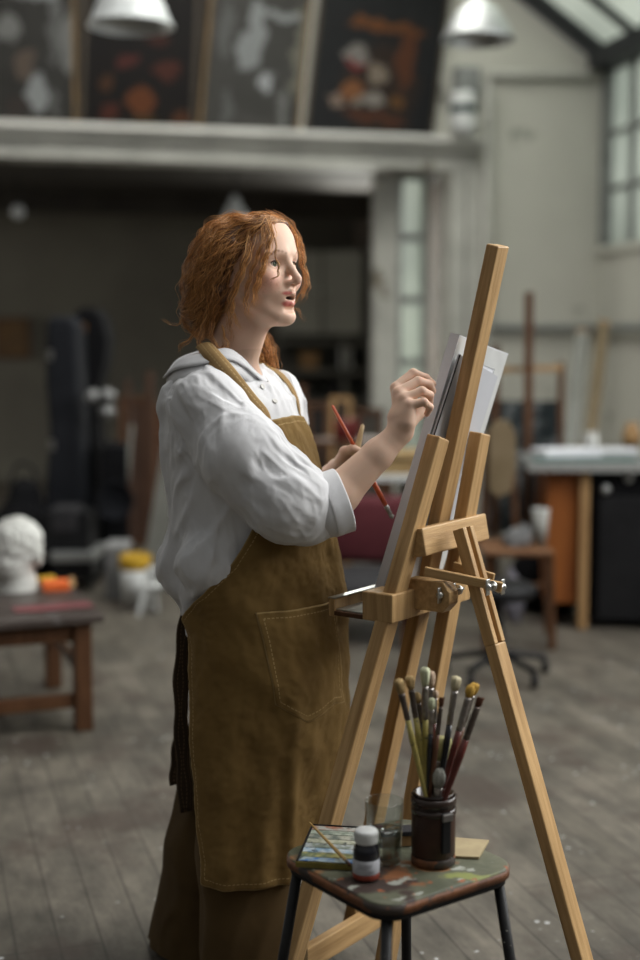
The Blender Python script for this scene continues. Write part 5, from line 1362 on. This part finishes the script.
# white boards leaning
M['pale_plank'] = mat('pale_plank', (.24,.24,.22), (.18,.18,.16), 5, .8)
M['umber'] = mat('umber_wood', (.040,.017,.009), (.06,.028,.014), 5, .7)
Yw = G(160,592).y
t = outline('pale_board', [(167,418),(206,420),(206,592),(139,590)], Yw, .02, mat('pale_board', (.22,.22,.195), (.17,.17,.15), 4, .8), None, .002, 0); tag(t, 'big pale slanted board leaning behind her back', 'board')
for i, (x0, y0, x1, lab, m_, w_) in enumerate(((132,424,120,'thin pale batten leaning left of the pale board','pale_plank',.02),(150,372,150,'brown wooden stretcher bar standing behind her back','umber',.05),(128,380,131,'narrow brown upright bar near the black cabinet','umber',.035))):
    Yb2 = Yw+.95+.1*i
    A = floor_at(x1, Yb2); t = bpy.data.objects.new('wooden_batten', None); Mx = frame_M(A, P(x0,y0,Yb2+.25), Vector((1,0,0))); put(t, None, Mx); tag(t, lab, 'batten')
    Ln = (P(x0,y0,Yb2+.25)-A).length; ob('bar', B((-w_/2,-.012,0),(w_/2,.012,Ln), None, .003), M[m_], t, Mx)
# leaning picture frames and canvases behind (left and centre)
def leaning(px0, px1, py, Y, lab, m, fm, lean=8, name='canvas_frame', grp=None):
    a = floor_at(px0, Y); b = floor_at(px1, Y); w_ = (b-a).length; h_ = P((px0+px1)/2, py, Y).z
    Mx = Matrix.Translation(a) @ Matrix.Rotation(-lean*D2R, 4, 'X'); t = bpy.data.objects.new(name, None); put(t, None, Mx); tag(t, lab, 'canvas', grp)
    fr = bmesh.new(); f = .035
    for lo, hi in (((0,0,0),(f,.025,h_)),((w_-f,0,0),(w_,.025,h_)),((f,0,0),(w_-f,.025,f)),((f,0,h_-f),(w_-f,.025,h_))): box(fr, lo, hi)
    ob('stretcher', fr, fm, t, Mx); ob('canvas', B((f*.7,.015,f*.7),(w_-f*.7,.022,h_-f*.7)), m, t, Mx)
dk = lambda n, c: mat(n, c, tuple(x*.6 for x in c), 4, .8)
leaning(118,150,396,9.0,'dark brown canvas leaning behind the black cabinet', dk('umber_canvas',(.06,.03,.018)), M['brown_wood'])
leaning(152,182,402,9.3,'reddish canvas leaning just behind her shoulder', dk('russet_canvas',(.10,.04,.02)), M['brown_wood'])
leaning(280,306,384,9.0,'brown canvas leaning under the shelves, seen beside her chin', dk('brown_canvas_a',(.09,.05,.03)), M['brown_wood'])
leaning(306,330,402,8.8,'near-black canvas leaning behind the orange brush', dk('black_canvas_a',(.02,.016,.014)), M['brown_wood'])
leaning(330,352,396,9.1,'dark canvas with a wooden edge below the shelves', dk('dark_canvas_b',(.035,.025,.02)), M['tan_wood'])
leaning(356,384,408,9.3,'grey-brown canvas leaning beside the glazed screen', dk('grey_canvas_c',(.07,.06,.05)), M['brown_wood'])
# red tin
q = P(348,440,8.2); 
t = thing('side_table', base(349, 8.2), 'small dark table behind her left hand holding a red tin', 'table')
zt_ = P(348,441,8.2).z
ob('tabletop', B((-.25,-.02,zt_-.03),(.28,.36,zt_), None, .004), M['brown_wood'], t, wm(t))
for x in (-.22,.25):
    for y in (.01,.33): ob('leg', B((x-.02,y-.02,0),(x+.02,y+.02,zt_-.03)), M['brown_wood'], t, wm(t))
t = ob('red_tin', lathe([(0,0),(.075,0),(.078,.004),(.078,.118),(.072,.124),(0,.124)], 24), M['red'], None, Matrix.Translation((q.x-.01, 8.32, zt_+.001)), True); tag(t, 'red tin on the small dark table', 'tin')
# shelves below the mezzanine
Ys = 13.0
t = thing('shelving_unit', base(325, Ys), 'tall grey shelving with a pale cupboard on top, under the mezzanine', 'shelf')
xa = P(276,300,Ys).x; xb = P(372,300,Ys).x; zt_ = P(320,248,Ys).z
gm_ = mat('grey_shelf_paint', (.20,.195,.175), (.15,.145,.13), 3, .8)
for x in (xa, (xa+xb)/2+.18, xb-.04): ob('upright', B((x,Ys,0),(x+.04,Ys+.35,zt_)), gm_, t)
for y in (342, 372, 402, 436): z = P(320,y,Ys).z; ob('shelf_board', B((xa,Ys+.0,z-.02),(xb,Ys+.35,z+.02)), gm_, t)
zc = P(320,334,Ys).z; ob('back_panel', B((xa,Ys+.35,0),(xb,Ys+.37,zt_)), dk('shelf_back',(.10,.10,.09)), t)
for a, b in ((280,321),(323,362)):
    d_ = ob('door', B((P(a,300,Ys).x,Ys-.02,zc),(P(b,300,Ys).x,Ys,zt_-.03), None, .004), mat('pale_cupboard_door', (.38,.38,.34), (.32,.32,.29), 3, .8), t)
    xk = P(b-3 if a < 300 else a+3, 300, Ys).x; ob('knob', lathe([(0,0),(.015,0),(.018,.02),(0,.03)], 12), M['steel'], d_, Matrix.Translation((xk,Ys-.02,(zc+zt_)/2)) @ Matrix.Rotation(math.pi/2, 4, 'X'), True)
k = 0
for py, items in ((371,((284,294,'grey'),(300,318,'tan'),(340,352,'white'))),(401,((282,300,'tan'),(330,340,'dark'))),(435,((288,306,'dark'),(338,356,'grey')))):
    for a, b, cn in items:
        z = P(300, py, Ys).z+.021; x0 = P(a,300,Ys+.1).x; x1 = P(b,300,Ys+.1).x; hh = .12+.04*(k%3)
        mm = {'grey':gm_,'tan':M['tan_wood'],'white':M['white'],'dark':M['darkgrey']}[cn]
        pos = {371:'upper',401:'middle',435:'lower'}[py]
        t = thing('storage_box', ((x0+x1)/2, Ys+.16, z), f"{ {'grey':'grey','tan':'tan','white':'white','dark':'dark'}[cn] } storage box on the {pos} open shelf under the cupboard", 'box')
        ob('box_body', B((-(x1-x0)/2,-.1,0),((x1-x0)/2,.12,hh-.03), None, .004), mm, t, wm(t)); ob('lid', B((-(x1-x0)/2-.006,-.106,hh-.03),((x1-x0)/2+.006,.126,hh), None, .004), mm, t, wm(t)); k += 1

# --- behind her forearm: maroon armchair, side table
Ym = 6.2
t = thing('armchair', base(362, Ym), 'maroon armchair with a dark grey seat, half hidden behind her forearm', 'armchair')
q = Vector(base(362, Ym)); Tm = Matrix.Translation(q) @ Matrix.Rotation(-8*D2R, 4, 'Z')
zb_ = P(360,505,Ym).z
ob('backrest', B((-.28,.30,.30),(.28,.44,zb_), None, .04), M['maroon'], t, Tm, True)
ob('seat', B((-.25,-.26,.20),(.25,.30,P(360,562,Ym).z-.06), None, .04), M['darkgrey'], t, Tm, True)
for s_ in (-1,1): ob('armrest', B((s_*.25-.05,-.24,.12),(s_*.25+.05,.34,P(360,552,Ym).z-.06), None, .03), M['maroon'] if s_ > 0 else M['darkgrey'], t, Tm, True)
for x in (-.22,.22):
    for y in (-.2,.36): ob('leg', B((x-.02,y-.02,0),(x+.02,y+.02,.21)), M['brown_wood'], t, Tm)
Yn = 7.1
t = thing('trestle_table', base(392, Yn), 'white-topped table behind her forearm', 'table')
zt_ = P(390,476,Yn).z; q = Vector(base(395, Yn))
ob('tabletop', B((-.30,0,zt_-.03),(.30,.55,zt_), None, .004), M['white'], t, Matrix.Translation(q))
for x in (-.26,.26):
    for y in (.04,.5): ob('leg', B((x-.02,y-.02,0),(x+.02,y+.02,zt_-.03)), M['tan_wood'], t, Matrix.Translation(q))
t = thing('cardboard_box', (q.x+.02, Yn+.2, zt_+.001), 'tan cardboard box on the white-topped table', 'box')
ob('box_body', B((-.16,-.12,0),(.16,.14,.12), None, .003), mat('cardboard', (.36,.25,.12), (.30,.20,.09), 6, .8), t, wm(t)); ob('flap', B((-.16,-.135,.118),(.16,-.02,.124)), mat('cardboard_flap', (.40,.29,.15), None), t, wm(t) @ Matrix.Rotation(.15, 4, 'X'))

# --- right side: desk, easel, chair
Yd = G(612,628).y
t = thing('work_desk', base(600, Yd), 'long work desk with a pale top, orange end panel and black drape', 'desk')
zt_ = P(600,463,Yd).z; xl_ = P(543,470,Yd).x
Tm = Matrix.Translation((P(548,470,Yd).x, Yd, 0)) @ Matrix.Rotation(-4*D2R, 4, 'Z')
ob('desktop', B((-.10,-.06,zt_-.035),(1.35,.62,zt_), None, .004), mat('pale_desktop', (.17,.175,.17), (.13,.135,.13), 5, .5), t, Tm)
ob('edge_strip', B((-.10,-.066,zt_-.035),(1.35,-.06,zt_-.004)), mat('pale_edge', (.26,.26,.25), None), t, Tm)
ob('end_panel', B((-.0,.02,.12),(.16,.60,zt_-.035), None, .004), M['orange_wood'], t, Tm)
ob('end_leg', B((.155,-.02,0),(.20,.03,zt_-.035), None, .003), M['tan_wood'], t, Tm)
ob('end_leg', B((.02,.54,0),(.07,.59,.13), None, .003), M['tan_wood'], t, Tm)
cb2 = ob('cabinet', B((.23,.0,.03),(1.30,.58,zt_-.036), None, .004), M['black_cloth'], t, Tm)
for i in range(2):
    x0 = .25+i*.50; d_ = ob('door', B((x0,-.016,.05),(x0+.44,.0,zt_-.16), None, .003), M['black'], cb2, Tm)
for px, py in ((605,489),(628,478)):
    q = P(px,py,Yd-.01); ob('knob', lathe([(0,0),(.016,.0),(.024,.015),(.018,.03),(0,.034)], 14), M['alu'], t, Matrix.Translation(q) @ Matrix.Rotation(math.pi/2, 4, 'X'), True)
def paper(px, py, w_, d_, a, lab, h_=.004, m='paper'):
    q = G(px, py, zt_); t = ob('paper_sheet', B((-w_/2,-d_/2,0),(w_/2,d_/2,h_)), M[m], None, Matrix.Translation(q+Vector((0,0,.001))) @ Matrix.Rotation(a, 4, 'Z')); tag(t, lab, 'paper')
paper(566,455,.30,.22,.2,'stack of white papers at the left end of the desk', .03)
paper(612,452,.26,.20,-.2,'white sheets further along the desk', .015)
q = G(590,461,zt_); t = ob('green_portfolio', B((-.28,-.05,0),(.22,.05,.012), None, .003), mat('green_portfolio', (.08,.14,.13), None), None, Matrix.Translation(q+Vector((0,0,.001)))); tag(t, 'thin dark green portfolio along the front of the desk', 'folder')
q = G(586,452,zt_); t = thing('water_pot', q+Vector((.05,.12,.002)), 'small pale pot between the papers on the desk', 'pot')
ob('pot_body', lathe([(0,0),(.03,0),(.042,.05),(.036,.09),(.03,.09),(.03,.02),(0,.015)], 20), M['plaster'], t, wm(t), True); ob('rim', lathe([(.036,.085),(.041,.088),(.036,.095)], 20, False), M['plaster'], t, wm(t), True)
q = G(632,450,zt_); t = ob('brown_jug', lathe([(0,0),(.04,0),(.055,.06),(.04,.11),(.03,.12),(.035,.14),(.028,.14),(.025,.12),(0,.11)], 20), M['tan_wood'], None, Matrix.Translation(q+Vector((.02,.1,.002))), True); tag(t, 'small brownish jug on the desk at the right edge', 'jug')
M['tan_dull'] = mat('tan_dull', (.20,.15,.09), (.15,.11,.06), 5, .7)
# boards leaning on the wall above the desk
for (x0,y0,x1,y1,lab,m_,w_) in ((570,440,582,331,'pale narrow board leaning against the wall behind the desk','pale_plank',.085),(590,440,604,322,'tan wooden plank leaning against the wall beside the pale board','tan_dull',.07)):
    Yb3 = 8.2
    A = P(x0,y0,Yb3); Bz = P(x1,y1,Yb3+.8); dd = (Bz-A); A = A-dd*(A.z/dd.z)
    t = bpy.data.objects.new('leaning_plank', None); Mx = frame_M(A, Bz, Vector((1,0,0))); put(t, None, Mx); tag(t, lab, 'plank'); Ln = (Bz-A).length
    ob('plank', B((-w_/2,-.012,0),(w_/2,.012,Ln), None, .003), M[m_], t, Mx); ob('end_cap', B((-w_/2-.001,-.013,Ln-.02),(w_/2+.001,.013,Ln+.001)), M['tan_wood'], t, Mx)
# background easel
Ye = 7.12
t = thing('background_easel', base(529, Ye), 'brown studio easel standing between the desk and the chair', 'easel')
def up(px0, py0, px1, py1, Y1, Y2, w_, m_='brown_wood', nm='post'): return bar(nm, P(px0,py0,Y1) if py0 < 900 else floor_at(px0, Y1), P(px1,py1,Y2), w_, w_*.7, Vector((1,0,0)), M[m_], t, .003)
up(527,999,529,292,Ye,Ye,.045); up(494,999,496,345,Ye+.15,Ye+.1,.04); up(560,999,561,362,Ye+.15,Ye+.1,.035)
bar('cross_rail', P(494,370,Ye+.08), P(562,368,Ye+.08), .03, .03, Vector((0,0,1)), M['tan_wood'], t); bar('cross_rail', P(488,547,Ye), P(560,540,Ye), .05, .03, Vector((0,0,1)), M['tan_wood'], t)
bar('foot', floor_at(486,Ye+.1)+Vector((0,0,.025)), floor_at(566,Ye+.1)+Vector((0,0,.025)), .05, .05, Vector((0,0,1)), M['brown_wood'], t)
t = thing('dark_painting', P(524,448,Ye+.2), 'dark canvas with pale marks standing on the brown easel', 'painting')
ob('canvas', B((-.22,0,-.47),(.20,.02,.26)), mat('dark_study', (.02,.028,.03), (.16,.17,.17), 9, .7, lo=.5, hi=.62), t, wm(t)); ob('stretcher', B((-.22,.02,-.47),(.20,.035,.26)), M['tan_wood'], t, wm(t))
# wooden chair with a rounded tan back
Yh = 5.95
q = Vector(base(520, Yh)); t = thing('wooden_chair', q, 'wooden chair with a rounded tan back beside the front easel', 'chair')
zs_ = P(520,549,Yh).z
sx0, sx1 = P(482,549,Yh).x, P(553,549,Yh).x
ob('seat', B((sx0,Yh-.05,zs_-.03),(sx1,Yh+.32,zs_), None, .012), mat('seat_wood', (.15,.07,.03), (.11,.05,.022), 5, .6), t)
outline('backrest', [(489,430),(497,420),(509,421),(516,436),(516,470),(511,492),(498,498),(489,490)], Yh+.30, .02, M['tan_dull'], t, .004)
for x in (484,516): bar('back_post', P(x-2 if x < 500 else x,550,Yh+.33), P(x+3 if x < 500 else x-4,430,Yh+.34), .028, .022, Vector((1,0,0)), M['brown_wood'], t, .003)
for px, dy in ((486,0),(552,0),(490,.33),(548,.33)):
    bar('leg', floor_at(px, Yh+dy), P(px+(2 if px < 500 else -2),551,Yh+dy), .032, .032, Vector((1,0,0)), M['brown_wood'], t, .003)
bar('rung', P(487,585,Yh), P(551,585,Yh), .02, .02, Vector((0,0,1)), M['brown_wood'], t)
t = thing('paper_cup', P(540,545,Yh+.12), 'white paper cup on the wooden chair', 'cup'); wm(t).translation.z = zs_+.001; t.matrix_basis = wm(t)
ob('cup_body', lathe([(0,0),(.028,0),(.04,.165),(.036,.165),(.025,.01),(0,.008)], 20), mat('dull_cup', (.28,.28,.26), None), t, wm(t), True); ob('rim', lathe([(.039,.160),(.043,.164),(.039,.169)], 20, False), M['white'], t, wm(t), True)
t = thing('crumpled_rag', P(520,545,Yh+.1), 'crumpled grey-white rag on the wooden chair seat', 'cloth'); wm(t).translation.z = zs_; t.matrix_basis = wm(t)
s = Sdf(); q = np.array([P(517,545,Yh+.1).x, Yh+.1, zs_+.03]); s.ell(q, (.07,.05,.05), None, .02); s.ell(q+[.03,0,.03], (.03,.04,.04), None, .02); s.disp = lambda p: vnoise(p, 26, 5)*.014; s.fn(lambda p: zs_+.001-p[:,2], q, .3, 0, '&')
Vq, Qq = nets(s, q-[.13,.1,.06], q+[.13,.1,.12], .007); mesh_np('rag', Vq, Qq, mat('grey_rag', (.16,.16,.16), (.11,.11,.11), 20, .9), t)
# black backpack with tag below
Yp = 6.75
t = thing('backpack', base(545, Yp), 'black backpack with a cream tag on the floor by the desk', 'bag')
s = Sdf(); q = np.array(base(548, Yp)); s.ell(q+[0,.05,.16], (.19,.13,.20), None, .04); s.fn(lambda p: .002-p[:,2], q, .5, 0, '&'); s.disp = lambda p: vnoise(p, 12, 8)*.012
Vq, Qq = nets(s, q-[.28,.22,.02], q+[.28,.28,.45], .012); mesh_np('bag_body', Vq, Qq, M['black_cloth'], t)
bar('tag', P(549,611,Yp-.13), P(554,588,Yp-.13), .045, .004, Vector((1,0,0)), mat('cream_tag', (.46,.40,.26), None), t, .001)
bar('strap', P(553,580,Yp-.12), P(555,567,Yp-.08), .03, .006, Vector((1,0,0)), mat('cream_strap', (.34,.30,.22), None), t, .001)
t = thing('plastic_bag', base(513, 6.55), 'small pale plastic bag on the floor under the wooden chair', 'bag')
s = Sdf(); q = np.array(base(513, 6.55)); s.ell(q+[0,0,.11], (.06,.05,.12), None, .03); s.cap(q+[0,0,.18], q+[-.02,0,.26], .03, .015, .03); s.fn(lambda p: .002-p[:,2], q, .5, 0, '&'); s.disp = lambda p: vnoise(p, 24, 9)*.010
Vq, Qq = nets(s, q-[.11,.11,.02], q+[.11,.11,.32], .007); mesh_np('bag_body', Vq, Qq, mat('pale_plastic', (.20,.19,.22), (.14,.14,.16), 12, .4), t)
t = thing('castor_stool', base(497, 5.45), 'low black castor base near the front easel', 'stool')
q = Vector(base(497, 5.45)); 
for i in range(5):
    an = i*1.257+.3; e = q+Vector((.22*math.cos(an),.22*math.sin(an),.07)); l_ = ob('foot', tube_path([q+Vector((0,0,.11)), e], .014, 8), M['black'], t); ob('wheel', lathe([(0,-.012),(.027,-.012),(.03,0),(.027,.012),(0,.012)], 14), M['black'], l_, Matrix.Translation(e-Vector((0,0,.039))) @ Matrix.Rotation(math.pi/2, 4, 'Y'), True)
ob('column', lathe([(0,.09),(.03,.09),(.025,.25),(.018,.26),(.018,.34),(0,.34)], 14), M['black'], t, Matrix.Translation(q), True)
ob('seat', lathe([(0,.34),(.14,.34),(.16,.36),(.16,.385),(.13,.40),(0,.40)], 24), M['black'], t, Matrix.Translation(q), True)
# ================= camera, light =================
cd = bpy.data.cameras.new('camera'); cam = bpy.data.objects.new('camera', cd); COL.objects.link(cam)
cam.location = (0,0,CZ); cam.rotation_euler = (math.pi/2-PITCH, 0, 0)
cd.sensor_fit = 'VERTICAL'; cd.sensor_height = 36; cd.lens = 50; cd.clip_start = .05; cd.clip_end = 100
cd.dof.use_dof = True; cd.dof.focus_distance = 2.64; cd.dof.aperture_fstop = 1.32; cd.dof.aperture_blades = 0
scene.camera = cam
w = bpy.data.worlds.new('overcast_sky'); scene.world = w; w.use_nodes = True; N = w.node_tree.nodes; L = w.node_tree.links
bg = N['Background']; tc = N.new('ShaderNodeTexCoord'); sx = N.new('ShaderNodeSeparateXYZ'); L.new(tc.outputs['Generated'], sx.inputs[0])
r = N.new('ShaderNodeValToRGB'); L.new(sx.outputs['Z'], r.inputs[0])
r.color_ramp.elements[0].position = 0; r.color_ramp.elements[0].color = (.17,.168,.155,1)
r.color_ramp.elements[1].position = .9; r.color_ramp.elements[1].color = (.98,.99,.97,1)
L.new(r.outputs[0], bg.inputs['Color']); bg.inputs['Strength'].default_value = .36
def area(name, loc, target, sx_, sy_, e, col):
    l = bpy.data.lights.new(name, 'AREA'); l.shape = 'RECTANGLE'; l.size = sx_; l.size_y = sy_; l.energy = e; l.color = col
    o = bpy.data.objects.new(name, l); COL.objects.link(o); o.location = loc
    o.rotation_euler = (Vector(target)-Vector(loc)).to_track_quat('-Z', 'Y').to_euler(); return o
area('daylight_window', R(4.4, 3.2, 2.9), R(-.5, 3.0, 1.0), 5.0, 1.8, 95, (.93,.98,1.0))
area('fill_under', R(-5.7, 11.9, 1.7), R(0, 11.9, 1.5), 2.6, 2.0, 120, (1,.97,.88))  # added fill lamp, brightens the dark space under the mezzanine
area('daylight_roof', R(2.2, 7.6, 5.2), R(1.6, 9.4, 1.2), 4.0, 3.0, 270, (1,.99,.94))
area('daylight_screen', R((b_+c_)/2, 11.6, 1.6), R((b_+c_)/2, 10.0, 1.7), .7, 2.0, 42, (1,1,.92))
area('daylight_outside', R(XR+1.6, 7.6, 3.4), R(XR, 7.6, 2.9), 5.0, 2.0, 120, (1,1,.97))
area('daylight_window', R(4.4, 2.4, 2.7), R(-.5, 2.6, 1.0), 4.0, 1.8, 175, (1,.985,.96))
area('daylight_roof', R(2.4, 3.0, 5.2), R(.3, 3.0, 1.0), 4.5, 3.0, 210, (1,.99,.97))
scene.view_settings.view_transform = 'Standard'; scene.view_settings.look = 'None'; scene.view_settings.gamma = 1
scene.view_settings.exposure = 0; scene.view_settings.use_curve_mapping = False
scene.cycles.use_denoising = True; scene.cycles.max_bounces = 6; scene.cycles.diffuse_bounces = 3; scene.cycles.caustics_reflective = False; scene.cycles.caustics_refractive = False
scene.cycles.transparent_max_bounces = 24
